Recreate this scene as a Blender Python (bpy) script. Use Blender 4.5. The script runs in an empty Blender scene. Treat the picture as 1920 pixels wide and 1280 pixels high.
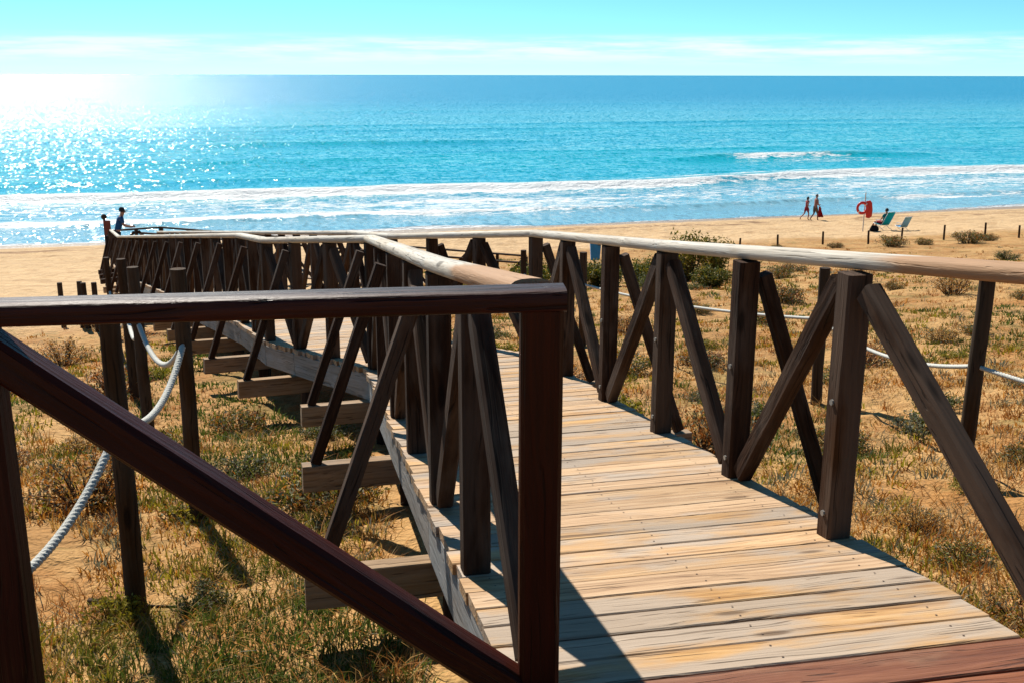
import bpy, math, random
import numpy as np
from mathutils import Vector, Matrix

rnd = random.Random(7)
rng = np.random.default_rng(11)
scene = bpy.context.scene
COL = scene.collection
V = Vector
CAMZ = 9.3                                   # eye height over the sea (sea level is z = 0)

# ------------------------------------------------------------------ camera
cam_d = bpy.data.cameras.new('camera')
cam = bpy.data.objects.new('camera', cam_d)
COL.objects.link(cam)
cam_d.sensor_width = 36.0
cam_d.lens = 36.0 * 1950.0 / 1920.0
cam_d.clip_start = 0.05
cam_d.clip_end = 90000
cam.location = (0, 0, CAMZ)
PITCH = math.atan(499 / 1950.0)
cam.rotation_euler = (Matrix.Rotation(math.pi / 2 - PITCH, 3, 'X') @ Matrix.Rotation(math.radians(0.12), 3, 'Z')).to_euler()
scene.camera = cam

# ------------------------------------------------------------------ light
SUN_AZ, SUN_EL = math.radians(-27.0), math.radians(46.0)   # azimuth from +Y, negative to the left
S = V((math.sin(SUN_AZ) * math.cos(SUN_EL), math.cos(SUN_AZ) * math.cos(SUN_EL), math.sin(SUN_EL)))
sun_d = bpy.data.lights.new('sun', 'SUN')
sun_d.energy = 5.0
sun_d.angle = math.radians(0.5)
sun_d.color = (1.0, 0.94, 0.84)
sun = bpy.data.objects.new('sun', sun_d)
COL.objects.link(sun)
sun.rotation_euler = S.to_track_quat('Z', 'Y').to_euler()
sun.location = (0, 0, 60)

world = bpy.data.worlds.new('World')
scene.world = world
world.use_nodes = True
nt = world.node_tree
nt.nodes.clear()


def N(tree, typ, **kw):
    n = tree.nodes.new(typ)
    for k, v in kw.items():
        setattr(n, k, v)
    return n


def math_node(tree, op, a, b=None, clamp=False):
    n = N(tree, 'ShaderNodeMath', operation=op, use_clamp=clamp)
    for i, x in enumerate((a, b)):
        if x is None:
            continue
        if isinstance(x, (int, float)):
            n.inputs[i].default_value = x
        else:
            tree.links.new(x, n.inputs[i])
    return n.outputs[0]


def maprange(tree, val, a, b, c=0.0, d=1.0, smooth=True):
    n = N(tree, 'ShaderNodeMapRange', interpolation_type='SMOOTHSTEP' if smooth else 'LINEAR')
    tree.links.new(val, n.inputs['Value'])
    for k, x in (('From Min', a), ('From Max', b), ('To Min', c), ('To Max', d)):
        n.inputs[k].default_value = x
    return n.outputs['Result']


def mixcol(tree, fac, a, b, blend='MIX'):
    n = N(tree, 'ShaderNodeMix', data_type='RGBA', blend_type=blend)
    for sock, x in ((n.inputs[0], fac), (n.inputs[6], a), (n.inputs[7], b)):
        if isinstance(x, (int, float)):
            sock.default_value = x
        elif isinstance(x, tuple):
            sock.default_value = (*x, 1.0) if len(x) == 3 else x
        else:
            tree.links.new(x, sock)
    return n.outputs[2]


def noise(tree, vec, scale, detail=4.0, rough=0.55, dist=0.0):
    n = N(tree, 'ShaderNodeTexNoise')
    n.inputs['Scale'].default_value = scale
    n.inputs['Detail'].default_value = detail
    n.inputs['Roughness'].default_value = rough
    n.inputs['Distortion'].default_value = dist
    if vec is not None:
        tree.links.new(vec, n.inputs['Vector'])
    return n.outputs['Fac']


def mapping(tree, vec, scale=(1, 1, 1), rot=(0, 0, 0), loc=(0, 0, 0)):
    n = N(tree, 'ShaderNodeMapping')
    n.inputs['Scale'].default_value = scale
    n.inputs['Rotation'].default_value = rot
    n.inputs['Location'].default_value = loc
    tree.links.new(vec, n.inputs['Vector'])
    return n.outputs[0]


SKY_STRENGTH = 0.052
sky = N(nt, 'ShaderNodeTexSky', sky_type='NISHITA')
sky.sun_disc = False
sky.sun_elevation = SUN_EL
sky.sun_rotation = SUN_AZ
sky.altitude = 10
sky.air_density = 0.55
sky.dust_density = 0.15
sky.ozone_density = 2.5
tc = N(nt, 'ShaderNodeTexCoord')
tint = mixcol(nt, 1.0, sky.outputs[0], (0.78, 1.52, 1.52), 'MULTIPLY')
sep = N(nt, 'ShaderNodeSeparateXYZ')
nt.links.new(tc.outputs['Generated'], sep.inputs[0])
zc = sep.outputs['Z']
n1 = noise(nt, mapping(nt, tc.outputs['Generated'], (9.0, 9.0, 110.0)), 1.0, 7.0, 0.62)
n2 = noise(nt, mapping(nt, tc.outputs['Generated'], (2.5, 2.5, 20.0), loc=(4, 1, 0)), 1.0, 3.0, 0.5)
zz = math_node(nt, 'ADD', zc, math_node(nt, 'MULTIPLY', math_node(nt, 'SUBTRACT', n2, 0.5), 0.012))
band = math_node(nt, 'MULTIPLY', maprange(nt, zz, 0.004, 0.022), maprange(nt, zz, 0.028, 0.0385, 1.0, 0.0))
cl = math_node(nt, 'MULTIPLY', band, maprange(nt, n1, 0.36, 0.66, 0.12, 0.85), True)
cl = math_node(nt, 'ADD', cl, maprange(nt, zz, -0.01, 0.034, 0.5, 0.0), True)
skycol = mixcol(nt, cl, tint, (10.6, 11.4, 11.7))
bg = N(nt, 'ShaderNodeBackground')
bg.inputs['Strength'].default_value = SKY_STRENGTH
nt.links.new(skycol, bg.inputs['Color'])
wo = N(nt, 'ShaderNodeOutputWorld')
nt.links.new(bg.outputs[0], wo.inputs['Surface'])

scene.view_settings.view_transform = 'Standard'
scene.view_settings.look = 'None'
scene.view_settings.exposure = 0.80
scene.view_settings.gamma = 1.0
scene.view_settings.use_curve_mapping = False
scene.render.engine = 'CYCLES'
scene.cycles.use_denoising = True
scene.cycles.max_bounces = 6
scene.cycles.diffuse_bounces = 3
scene.cycles.glossy_bounces = 3
scene.cycles.sample_clamp_indirect = 4.0

# ------------------------------------------------------------------ numpy noise


def vnoise(x, y, seed=0):
    xi = np.floor(x).astype(np.int64)
    yi = np.floor(y).astype(np.int64)
    xf, yf = x - xi, y - yi

    def h(a, b):
        v = (a * 374761393 + b * 668265263 + seed * 982451653) & 0x7fffffff
        v = ((v ^ (v >> 13)) * 1274126177) & 0x7fffffff
        return ((v ^ (v >> 16)) & 0xffff) / 65535.0
    u = xf * xf * (3 - 2 * xf)
    w = yf * yf * (3 - 2 * yf)
    a = h(xi, yi) * (1 - u) + h(xi + 1, yi) * u
    b = h(xi, yi + 1) * (1 - u) + h(xi + 1, yi + 1) * u
    return a * (1 - w) + b * w


def fbm(x, y, octv=4, seed=0):
    x = np.asarray(x, float)
    y = np.asarray(y, float)
    t = np.zeros(np.broadcast(x, y).shape)
    a, tot = 1.0, 0.0
    for o in range(octv):
        t += a * vnoise(x * 2 ** o + 17.3 * o, y * 2 ** o - 9.1 * o, seed + o)
        tot += a
        a *= 0.5
    return t / tot


def sstep(x, a, b):
    t = np.clip((np.asarray(x, float) - a) / (b - a), 0, 1)
    return t * t * (3 - 2 * t)


# shore coordinates: s = distance towards the sea, t = along the beach
SN, ST = (-0.28, 0.96), (0.96, 0.28)


def s_of(x, y):
    return SN[0] * x + SN[1] * y


def t_of(x, y):
    return ST[0] * x + ST[1] * y


_GS = [-60, 0, 20, 30, 50, 57, 63, 75, 100]
_GZ = [2.0, -1.75, -4.41, -6.15, -8.40, -8.86, -9.30, -10.4, -12.0]


def veg_mask(x, y):
    """0 on bare beach sand, 1 where dune plants grow."""
    s, t = s_of(x, y), t_of(x, y)
    edge = 19.0 + 26.5 * sstep(t, 1.0, 9.0) + 5.0 * (fbm(x * 0.15, y * 0.15, 3, 31) - 0.5)
    return 1.0 - sstep(s, edge - 2.5, edge + 1.5)


def ground_z(x, y, fine=True):
    x = np.asarray(x, float)
    y = np.asarray(y, float)
    s = s_of(x, y)
    z = np.interp(s, _GS, _GZ)
    fade = 1.0 - sstep(s, 57.5, 62.0)
    z = z + fade * 0.22 * (fbm(x * 0.35, y * 0.35, 3, 5) - 0.5)
    if fine:
        vm = veg_mask(x, y)
        z = z + fade * (0.22 - 0.12 * vm) * (fbm(x * 1.5, y * 2.3, 3, 9) - 0.5)
        z = z + fade * 0.035 * (fbm(x * 9.0, y * 9.0, 2, 13) - 0.5)
    return z + CAMZ


def gz(x, y):
    return float(ground_z(np.array([x]), np.array([y]))[0])


# ------------------------------------------------------------------ object helpers
def tag(o, label=None, cat=None, group=None, kind=None):
    for k, v in (('label', label), ('category', cat), ('group', group), ('kind', kind)):
        if v:
            o[k] = v
    return o


def empty(name, loc, label, cat, group=None, rz=0.0):
    o = bpy.data.objects.new(name, None)
    COL.objects.link(o)
    o.empty_display_size = 0.2
    o.location = loc
    o.rotation_euler = (0, 0, rz)
    return tag(o, label, cat, group)


def link(name, me, mat=None, parent=None, M=None):
    """Link a mesh; M is its world matrix (parents here are unrotated or M is local when parent is rotated)."""
    o = bpy.data.objects.new(name, me)
    if mat is not None and len(me.materials) == 0:
        me.materials.append(mat)
    COL.objects.link(o)
    if parent is not None:
        o.parent = parent
    if M is not None:
        if parent is not None and parent.type == 'EMPTY' and not parent.get('_local'):
            M = Matrix.Translation(-parent.location) @ M
        o.matrix_basis = M
    return o


def mesh(name, verts, faces, smooth=False):
    me = bpy.data.meshes.new(name)
    me.from_pydata([tuple(v) for v in verts], [], faces)
    if smooth:
        me.polygons.foreach_set('use_smooth', [True] * len(me.polygons))
    me.update()
    return me


def big_mesh(name, verts, tris, cols=None, smooth=False, k=3):
    me = bpy.data.meshes.new(name)
    nv, nf = len(verts), len(tris)
    me.vertices.add(nv)
    me.vertices.foreach_set('co', np.asarray(verts, np.float32).ravel())
    me.loops.add(nf * k)
    me.loops.foreach_set('vertex_index', np.asarray(tris, np.int32).ravel())
    me.polygons.add(nf)
    me.polygons.foreach_set('loop_start', np.arange(0, nf * k, k, dtype=np.int32))
    if smooth:
        me.polygons.foreach_set('use_smooth', np.ones(nf, bool))
    if cols is not None:
        a = me.attributes.new('tone', 'FLOAT_COLOR', 'POINT')
        c = np.ones((nv, 4), np.float32)
        c[:, :3] = cols
        a.data.foreach_set('color', c.ravel())
    me.update(calc_edges=True)
    me.validate()
    return me


def frame(p, q, hint=V((0, 0, 1))):
    x = (q - p).normalized()
    z = (hint - x * hint.dot(x))
    if z.length < 1e-4:
        z = V((0, 1, 0)) - x * x.y
    z.normalize()
    y = z.cross(x)
    M = Matrix((x, y, z)).transposed().to_4x4()
    M.translation = p
    return M


def prof_cham(w, h, c):
    a, b = w / 2, h / 2
    return [(-a + c, -b), (a - c, -b), (a, -b + c), (a, b - c), (a - c, b), (-a + c, b), (-a, b - c), (-a, -b + c)]


def prof_rail(w, h, n=18, e=2.8):
    out = []
    for i in range(n):
        a = 2 * math.pi * (i + 0.5) / n
        c, s_ = math.cos(a), math.sin(a)
        out.append((w / 2 * math.copysign(abs(c) ** (2 / e), c), h / 2 * math.copysign(abs(s_) ** (2 / e), s_)))
    return out


def prof_round(r, n=12):
    return [(r * math.cos(2 * math.pi * i / n), r * math.sin(2 * math.pi * i / n)) for i in range(n)]


_cache = {}


def extrude(prof, L, segs=1, smooth=False, taper=1.0, wob=0.0, seed=0):
    key = (tuple((round(a, 4), round(b, 4)) for a, b in prof), round(L, 3), segs, smooth, taper, wob, seed)
    if key in _cache:
        return _cache[key]
    n = len(prof)
    r = random.Random(seed)
    vs, fs = [], []
    for i in range(segs + 1):
        f = i / segs
        k = 1 + (taper - 1) * f
        oy, oz = (wob * r.uniform(-1, 1), wob * r.uniform(-1, 1)) if 0 < i < segs else (0, 0)
        for a, b in prof:
            vs.append((L * f, a * k + oy, b * k + oz))
    for i in range(segs):
        for j in range(n):
            j2 = (j + 1) % n
            fs.append((i * n + j, i * n + j2, (i + 1) * n + j2, (i + 1) * n + j))
    fs.append(tuple(range(n - 1, -1, -1)))
    fs.append(tuple(segs * n + j for j in range(n)))
    me = mesh('beam', vs, fs)
    if smooth:
        nf = len(me.polygons)
        me.polygons.foreach_set('use_smooth', [True] * (nf - 2) + [False, False])
        capE = {frozenset((v0 + j, v0 + (j + 1) % n)) for v0 in (0, segs * n) for j in range(n)}
        for e in me.edges:
            if frozenset(e.vertices) in capE:
                e.use_edge_sharp = True
    _cache[key] = me
    return me


def beam(name, p, q, w, h, mat, parent, hint=V((0, 0, 1)), c=0.006, prof=None, smooth=False, segs=1, wob=0.0, seed=0):
    p, q = V(p), V(q)
    me = extrude(prof or prof_cham(w, h, c), (q - p).length, segs, smooth, 1.0, wob, seed)
    key = (me.name, mat.name)
    if len(me.materials) and me.materials[0] is not mat:
        me = _cache.setdefault(key, me.copy())
        me.materials.clear()
    if len(me.materials) == 0:
        me.materials.append(mat)
    return link(name, me, mat, parent, frame(p, q, hint))


def tube_verts(pts, radii, n=8, close=True, strands=0, pitch=0.1, amp=0.15):
    """A swept tube along pts."""
    pts = [V(p) for p in pts]
    vs, fs = [], []
    up = V((0.13, 0.2, 0.97))
    s = 0.0
    for i, p in enumerate(pts):
        d = (pts[min(i + 1, len(pts) - 1)] - pts[max(i - 1, 0)]).normalized()
        if i:
            s += (p - pts[i - 1]).length
        u = (up - d * up.dot(d))
        if u.length < 0.05:
            u = V((1, 0, 0)) - d * d.x
        u.normalize()
        up = u
        w = d.cross(u)
        r = radii[i] if hasattr(radii, '__len__') else radii
        for j in range(n):
            a = 2 * math.pi * j / n
            rr = r
            if strands:
                rr = r * (1 - amp * (1 - abs(math.sin(strands * 0.5 * (a - 2 * math.pi * s / pitch)))) ** 1.5)
            vs.append(p + u * (rr * math.cos(a)) + w * (rr * math.sin(a)))
    m = len(pts)
    for i in range(m - 1):
        for j in range(n):
            j2 = (j + 1) % n
            fs.append((i * n + j, i * n + j2, (i + 1) * n + j2, (i + 1) * n + j))
    if close:
        fs.append(tuple(range(n - 1, -1, -1)))
        fs.append(tuple((m - 1) * n + j for j in range(n)))
    return vs, fs


def join(*parts):
    vs, fs = [], []
    for v, f in parts:
        o = len(vs)
        vs += list(v)
        fs += [tuple(i + o for i in t) for t in f]
    return vs, fs


def box_vf(cx, cy, cz, sx, sy, sz):
    vs = [V((cx + a * sx / 2, cy + b * sy / 2, cz + c * sz / 2)) for c in (-1, 1) for b in (-1, 1) for a in (-1, 1)]
    fs = [(0, 2, 3, 1), (4, 5, 7, 6), (0, 1, 5, 4), (2, 6, 7, 3), (0, 4, 6, 2), (1, 3, 7, 5)]
    return vs, fs


# ------------------------------------------------------------------ materials
def new_mat(name):
    m = bpy.data.materials.new(name)
    m.use_nodes = True
    t = m.node_tree
    t.nodes.clear()
    out = N(t, 'ShaderNodeOutputMaterial')
    b = N(t, 'ShaderNodeBsdfPrincipled')
    t.links.new(b.outputs[0], out.inputs['Surface'])
    return m, t, b


def set_in(t, sock, x):
    if isinstance(x, (int, float)):
        sock.default_value = x
    elif isinstance(x, tuple):
        sock.default_value = (*x, 1.0) if len(x) == 3 else x
    else:
        t.links.new(x, sock)


def plain(name, col, rough=0.7, spec=0.3, bump=0.0, bscale=60.0, metal=0.0):
    m, t, b = new_mat(name)
    tcn = N(t, 'ShaderNodeTexCoord')
    n = noise(t, tcn.outputs['Object'], bscale * 0.2, 3)
    dark = tuple(c * 0.8 for c in col)
    set_in(t, b.inputs['Base Color'], mixcol(t, n, dark, tuple(min(1, c * 1.1) for c in col)))
    b.inputs['Roughness'].default_value = rough
    b.inputs['Specular IOR Level'].default_value = spec
    b.inputs['Metallic'].default_value = metal
    if bump:
        bn = N(t, 'ShaderNodeBump')
        bn.inputs['Strength'].default_value = bump
        bn.inputs['Distance'].default_value = 0.01
        t.links.new(noise(t, tcn.outputs['Object'], bscale, 4), bn.inputs['Height'])
        t.links.new(bn.outputs[0], b.inputs['Normal'])
    return m


def wood(name, c_dark, c_mid, c_light, c_grey, grey=0.4, rough=0.75, spec=0.25, knots=True, var=0.35, grain=1.0, stain=None):
    """Sawn timber with its grain along the piece's own X axis; every piece gets its own offset and tone."""
    m, t, b = new_mat(name)
    tcn = N(t, 'ShaderNodeTexCoord')
    oi = N(t, 'ShaderNodeObjectInfo')
    off = N(t, 'ShaderNodeCombineXYZ')
    for i, k in enumerate((37.0, 91.0, 53.0)):
        t.links.new(math_node(t, 'MULTIPLY', oi.outputs['Random'], k), off.inputs[i])
    add = N(t, 'ShaderNodeVectorMath', operation='ADD')
    t.links.new(tcn.outputs['Object'], add.inputs[0])
    t.links.new(off.outputs[0], add.inputs[1])
    P = add.outputs[0]
    # warp for knots / cathedral grain
    wv = noise(t, mapping(t, P, (1.6, 6.0, 6.0)), 1.0, 2.0, 0.5)
    wadd = N(t, 'ShaderNodeVectorMath', operation='ADD')
    cw = N(t, 'ShaderNodeCombineXYZ')
    t.links.new(math_node(t, 'MULTIPLY', wv, 0.09), cw.inputs[1])
    t.links.new(math_node(t, 'MULTIPLY', wv, 0.07), cw.inputs[2])
    t.links.new(P, wadd.inputs[0])
    t.links.new(cw.outputs[0], wadd.inputs[1])
    W = wadd.outputs[0]
    g1 = noise(t, mapping(t, W, (1.3, 62.0, 62.0)), 1.0 * grain, 5.0, 0.62)      # fine grain
    g2 = noise(t, mapping(t, W, (0.8, 17.0, 17.0)), 1.0 * grain, 3.0, 0.5)       # broad bands
    blot = noise(t, mapping(t, P, (1.7, 5.0, 5.0)), 1.0, 4.0, 0.6)              # weathering
    tone = math_node(t, 'ADD', math_node(t, 'MULTIPLY', g1, 0.55), math_node(t, 'MULTIPLY', g2, 0.45))
    ramp = N(t, 'ShaderNodeValToRGB')
    e = ramp.color_ramp.elements
    e[0].position, e[0].color = 0.32, (*c_dark, 1)
    e[1].position, e[1].color = 0.68, (*c_light, 1)
    mid = e.new(0.48)
    mid.color = (*c_mid, 1)
    t.links.new(tone, ramp.inputs[0])
    gfac = math_node(t, 'MULTIPLY', maprange(t, math_node(t, 'ADD', blot, math_node(t, 'MULTIPLY', math_node(t, 'SUBTRACT', oi.outputs['Random'], 0.5), 0.22)), 0.40, 0.62), grey * 1.6, True)
    greyed = mixcol(t, g1, tuple(x * 0.62 for x in c_grey), tuple(x * 1.15 for x in c_grey))
    col = mixcol(t, gfac, ramp.outputs[0], greyed)
    # piece to piece tone
    hv = N(t, 'ShaderNodeHueSaturation')
    rn = N(t, 'ShaderNodeTexWhiteNoise', noise_dimensions='1D')
    t.links.new(math_node(t, 'MULTIPLY', oi.outputs['Random'], 417.0), rn.inputs['W'])
    t.links.new(math_node(t, 'ADD', math_node(t, 'MULTIPLY', rn.outputs['Value'], var), 1.0 - var / 2), hv.inputs['Value'])
    t.links.new(math_node(t, 'ADD', math_node(t, 'MULTIPLY', oi.outputs['Random'], 0.3), 0.85), hv.inputs['Saturation'])
    t.links.new(col, hv.inputs['Color'])
    col = hv.outputs[0]
    if knots:
        vo = N(t, 'ShaderNodeTexVoronoi', feature='F1')
        vo.inputs['Scale'].default_value = 1.0
        t.links.new(mapping(t, P, (2.1, 7.5, 7.5)), vo.inputs['Vector'])
        kd = maprange(t, vo.outputs['Distance'], 0.07, 0.16, 1.0, 0.0)
        col = mixcol(t, math_node(t, 'MULTIPLY', kd, 0.75), col, tuple(x * 0.35 for x in c_dark))
        # drying cracks along the grain
        ck = noise(t, mapping(t, W, (0.9, 95.0, 95.0), loc=(3, 7, 1)), 1.0, 2.0, 0.4)
        crack = maprange(t, ck, 0.62, 0.70, 0.0, 0.6)
        col = mixcol(t, crack, col, tuple(x * 0.30 for x in c_dark))
    if stain:
        geo = N(t, 'ShaderNodeNewGeometry')
        sp = N(t, 'ShaderNodeSeparateXYZ')
        t.links.new(geo.outputs['Position'], sp.inputs[0])
        edge = math_node(t, 'ADD', sp.outputs['Y'], math_node(t, 'MULTIPLY', math_node(t, 'SUBTRACT', g2, 0.5), 0.9))
        sf = maprange(t, edge, stain[1] - 0.14, stain[1] + 0.14, 1.0, 0.0)
        st_col = mixcol(t, tone, tuple(x * 0.6 for x in stain[0]), tuple(x * 1.35 for x in stain[0]))
        col = mixcol(t, sf, col, st_col)
    t.links.new(col, b.inputs['Base Color'])
    b.inputs['Roughness'].default_value = rough
    b.inputs['Specular IOR Level'].default_value = spec
    bn = N(t, 'ShaderNodeBump')
    bn.inputs['Strength'].default_value = 0.8
    bn.inputs['Distance'].default_value = 0.006
    hgt_ = math_node(t, 'ADD', g1, math_node(t, 'MULTIPLY', g2, 0.7))
    if knots:
        hgt_ = math_node(t, 'SUBTRACT', hgt_, math_node(t, 'MULTIPLY', crack, 1.2))
    t.links.new(hgt_, bn.inputs['Height'])
    t.links.new(bn.outputs[0], b.inputs['Normal'])
    return m


M_PLANK = wood('sunbleached_deck_timber', (0.20, 0.098, 0.036), (0.370, 0.215, 0.095), (0.49, 0.325, 0.172), (0.345, 0.270, 0.205), 0.66, var=0.28)
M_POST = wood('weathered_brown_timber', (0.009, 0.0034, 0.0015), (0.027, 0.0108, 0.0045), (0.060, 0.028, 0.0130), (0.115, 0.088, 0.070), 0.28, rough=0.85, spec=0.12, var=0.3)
M_RAIL = wood('bleached_handrail_timber', (0.20, 0.155, 0.11), (0.40, 0.35, 0.28), (0.54, 0.49, 0.41), (0.46, 0.435, 0.39), 0.5, var=0.14, stain=((0.33, 0.19, 0.100), 3.22))
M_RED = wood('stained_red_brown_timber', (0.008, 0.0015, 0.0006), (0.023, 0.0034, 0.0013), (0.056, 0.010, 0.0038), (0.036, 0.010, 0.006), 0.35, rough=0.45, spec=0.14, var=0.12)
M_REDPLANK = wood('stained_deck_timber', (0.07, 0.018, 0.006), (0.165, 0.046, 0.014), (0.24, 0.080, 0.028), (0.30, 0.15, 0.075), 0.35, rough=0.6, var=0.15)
M_FASCIA = wood('grey_fascia_timber', (0.10, 0.085, 0.072), (0.19, 0.17, 0.15), (0.28, 0.26, 0.24), (0.26, 0.26, 0.255), 0.6, var=0.25)
M_BEAMW = wood('pale_cross_beam_timber', (0.14, 0.08, 0.04), (0.27, 0.17, 0.092), (0.38, 0.26, 0.155), (0.29, 0.22, 0.16), 0.4, rough=0.85, spec=0.1, var=0.2)
M_ROUND = wood('round_log_timber', (0.018, 0.010, 0.005), (0.042, 0.022, 0.011), (0.075, 0.042, 0.022), (0.08, 0.065, 0.05), 0.3, rough=0.85, spec=0.12, var=0.3)
M_ROPE = plain('pale_rope', (0.52, 0.515, 0.47), 0.9, 0.1, 0.4, 300.0)

# ------------------------------------------------------------------ ground
XS = np.concatenate([np.linspace(-320, -70, 20)[:-1], np.linspace(-70, -12, 60)[:-1], np.linspace(-12, -5, 70)[:-1], np.linspace(-5, 6, 190)[:-1],
                     np.linspace(6, 14, 80)[:-1], np.linspace(14, 70, 90)[:-1], np.linspace(70, 420, 24)])
YS = np.concatenate([np.linspace(-50, 1.0, 18)[:-1], np.linspace(1.0, 10.0, 190)[:-1], np.linspace(10, 26, 150)[:-1], np.linspace(26, 90, 180)[:-1],
                     np.linspace(90, 240, 40)])
gx, gy = np.meshgrid(XS, YS)
gzv = ground_z(gx, gy)
gverts = np.stack([gx.ravel(), gy.ravel(), gzv.ravel()], 1)
nx, ny = len(XS), len(YS)
ii, jj = np.meshgrid(np.arange(nx - 1), np.arange(ny - 1))
b0 = (jj * nx + ii).ravel()
gq = np.stack([b0, b0 + 1, b0 + nx + 1, b0 + nx], 1)
gm = big_mesh('dune_ground', gverts, gq, None, True, 4)
va = gm.attributes.new('veg', 'FLOAT', 'POINT')
va.data.foreach_set('value', veg_mask(gx, gy).ravel().astype(np.float32))
mg, tg, bgd = new_mat('dune_sand')
geo = N(tg, 'ShaderNodeNewGeometry')
pos = geo.outputs['Position']
at = N(tg, 'ShaderNodeAttribute', attribute_name='veg')
vegf = at.outputs['Fac']
a1 = noise(tg, pos, 0.55, 5, 0.6)
a2 = noise(tg, pos, 5.0, 5, 0.62)
a3 = noise(tg, pos, 38.0, 4, 0.65)
sand = mixcol(tg, a2, (0.31, 0.165, 0.055), (0.47, 0.29, 0.118))
beach = mixcol(tg, a2, (0.40, 0.26, 0.13), (0.53, 0.37, 0.21))
foot = noise(tg, mapping(tg, pos, (1.3, 0.9, 0.0)), 1.0, 4, 0.6)
beach = mixcol(tg, maprange(tg, foot, 0.52, 0.62, 0.0, 0.45), beach, (0.33, 0.20, 0.095))
# dark drift lines of seaweed and tracks along the beach
sh = N(tg, 'ShaderNodeVectorMath', operation='DOT_PRODUCT')
tg.links.new(pos, sh.inputs[0])
sh.inputs[1].default_value = (SN[0], SN[1], 0)
ss = sh.outputs['Value']
trk = noise(tg, mapping(tg, pos, (0.07, 1.3, 0.0), rot=(0, 0, math.radians(-16.3))), 1.0, 6, 0.7)
beach = mixcol(tg, maprange(tg, trk, 0.50, 0.64, 0.0, 0.7), beach, (0.30, 0.185, 0.095))
drift = math_node(tg, 'MULTIPLY', maprange(tg, ss, 56.5, 58.0), maprange(tg, ss, 58.6, 60.2, 1.0, 0.0))
beach = mixcol(tg, math_node(tg, 'MULTIPLY', drift, maprange(tg, noise(tg, mapping(tg, pos, (0.25, 2.0, 0), rot=(0, 0, math.radians(-16.3))), 1.0, 4), 0.45, 0.6)), beach, (0.20, 0.115, 0.06))
litter = mixcol(tg, a3, (0.11, 0.045, 0.012), (0.32, 0.155, 0.042))
mfac = math_node(tg, 'MULTIPLY', maprange(tg, math_node(tg, 'ADD', math_node(tg, 'MULTIPLY', a2, 0.55), math_node(tg, 'MULTIPLY', a1, 0.45)), 0.42, 0.60), 0.75)
dune = mixcol(tg, mfac, sand, litter)
pat = noise(tg, mapping(tg, pos, (0.8, 0.8, 0.0), loc=(3, 8, 0)), 1.0, 5, 0.65)
dune = mixcol(tg, maprange(tg, pat, 0.50, 0.62, 0.0, 0.55), dune, (0.26, 0.105, 0.022))
dune = mixcol(tg, maprange(tg, noise(tg, mapping(tg, pos, (1.1, 1.1, 0.0), loc=(9, 2, 0)), 1.0, 5, 0.65), 0.53, 0.64, 0.0, 0.55), dune, (0.115, 0.095, 0.022))
gc = mixcol(tg, vegf, beach, dune)
wet = maprange(tg, math_node(tg, 'ADD', ss, math_node(tg, 'MULTIPLY', a1, 1.5)), 60.8, 62.6)
gc = mixcol(tg, wet, gc, (0.27, 0.18, 0.105))
tg.links.new(gc, bgd.inputs['Base Color'])
tg.links.new(maprange(tg, wet, 0, 1, 0.95, 0.32), bgd.inputs['Roughness'])
bgd.inputs['Specular IOR Level'].default_value = 0.2
bn = N(tg, 'ShaderNodeBump')
bn.inputs['Strength'].default_value = 0.9
bn.inputs['Distance'].default_value = 0.03
hb = math_node(tg, 'ADD', math_node(tg, 'MULTIPLY', a3, 0.35), math_node(tg, 'ADD', a2, math_node(tg, 'MULTIPLY', noise(tg, pos, 1.7, 5, 0.7), 7.0)))
tg.links.new(hb, bn.inputs['Height'])
tg.links.new(bn.outputs[0], bgd.inputs['Normal'])
tag(link('sand_ground', gm, mg), kind='structure')

# ------------------------------------------------------------------ sea
s_rows = np.concatenate([np.arange(60.5, 124, 0.22), np.arange(124, 200, 0.6)])
s_rows = np.concatenate([s_rows, s_rows[-1] * np.exp(np.linspace(0, math.log(60000 / s_rows[-1]), 110))[1:]])
tau = np.concatenate([np.linspace(-4.0, -1.0, 16)[:-1], np.linspace(-1.0, 1.4, 300), np.linspace(1.4, 5.0, 16)[1:]])
sg, tg_ = np.meshgrid(s_rows, tau, indexing='ij')
tg2 = tg_ * (70 + np.maximum(sg - 60, 0) * 0.8)
wx = SN[0] * sg + ST[0] * tg2
wy = SN[1] * sg + ST[1] * tg2
wob = 6.0 * (fbm(tg2 * 0.03, sg * 0 + 0.3, 3, 41) - 0.5) + 1.6 * (fbm(tg2 * 0.16, sg * 0 + 3.3, 2, 43) - 0.5)


def ridge(s, t, s0, hgt, front, back, t0=None, t1=None, soft=8.0):
    d = s - s0
    r = np.where(d < 0, np.exp(-(d / front) ** 2), np.exp(-(d / back) ** 2)) * hgt
    if t0 is not None:
        r = r * sstep(t, t0 - soft, t0 + soft) * (1 - sstep(t, t1 - soft, t1 + soft))
    return r


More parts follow.
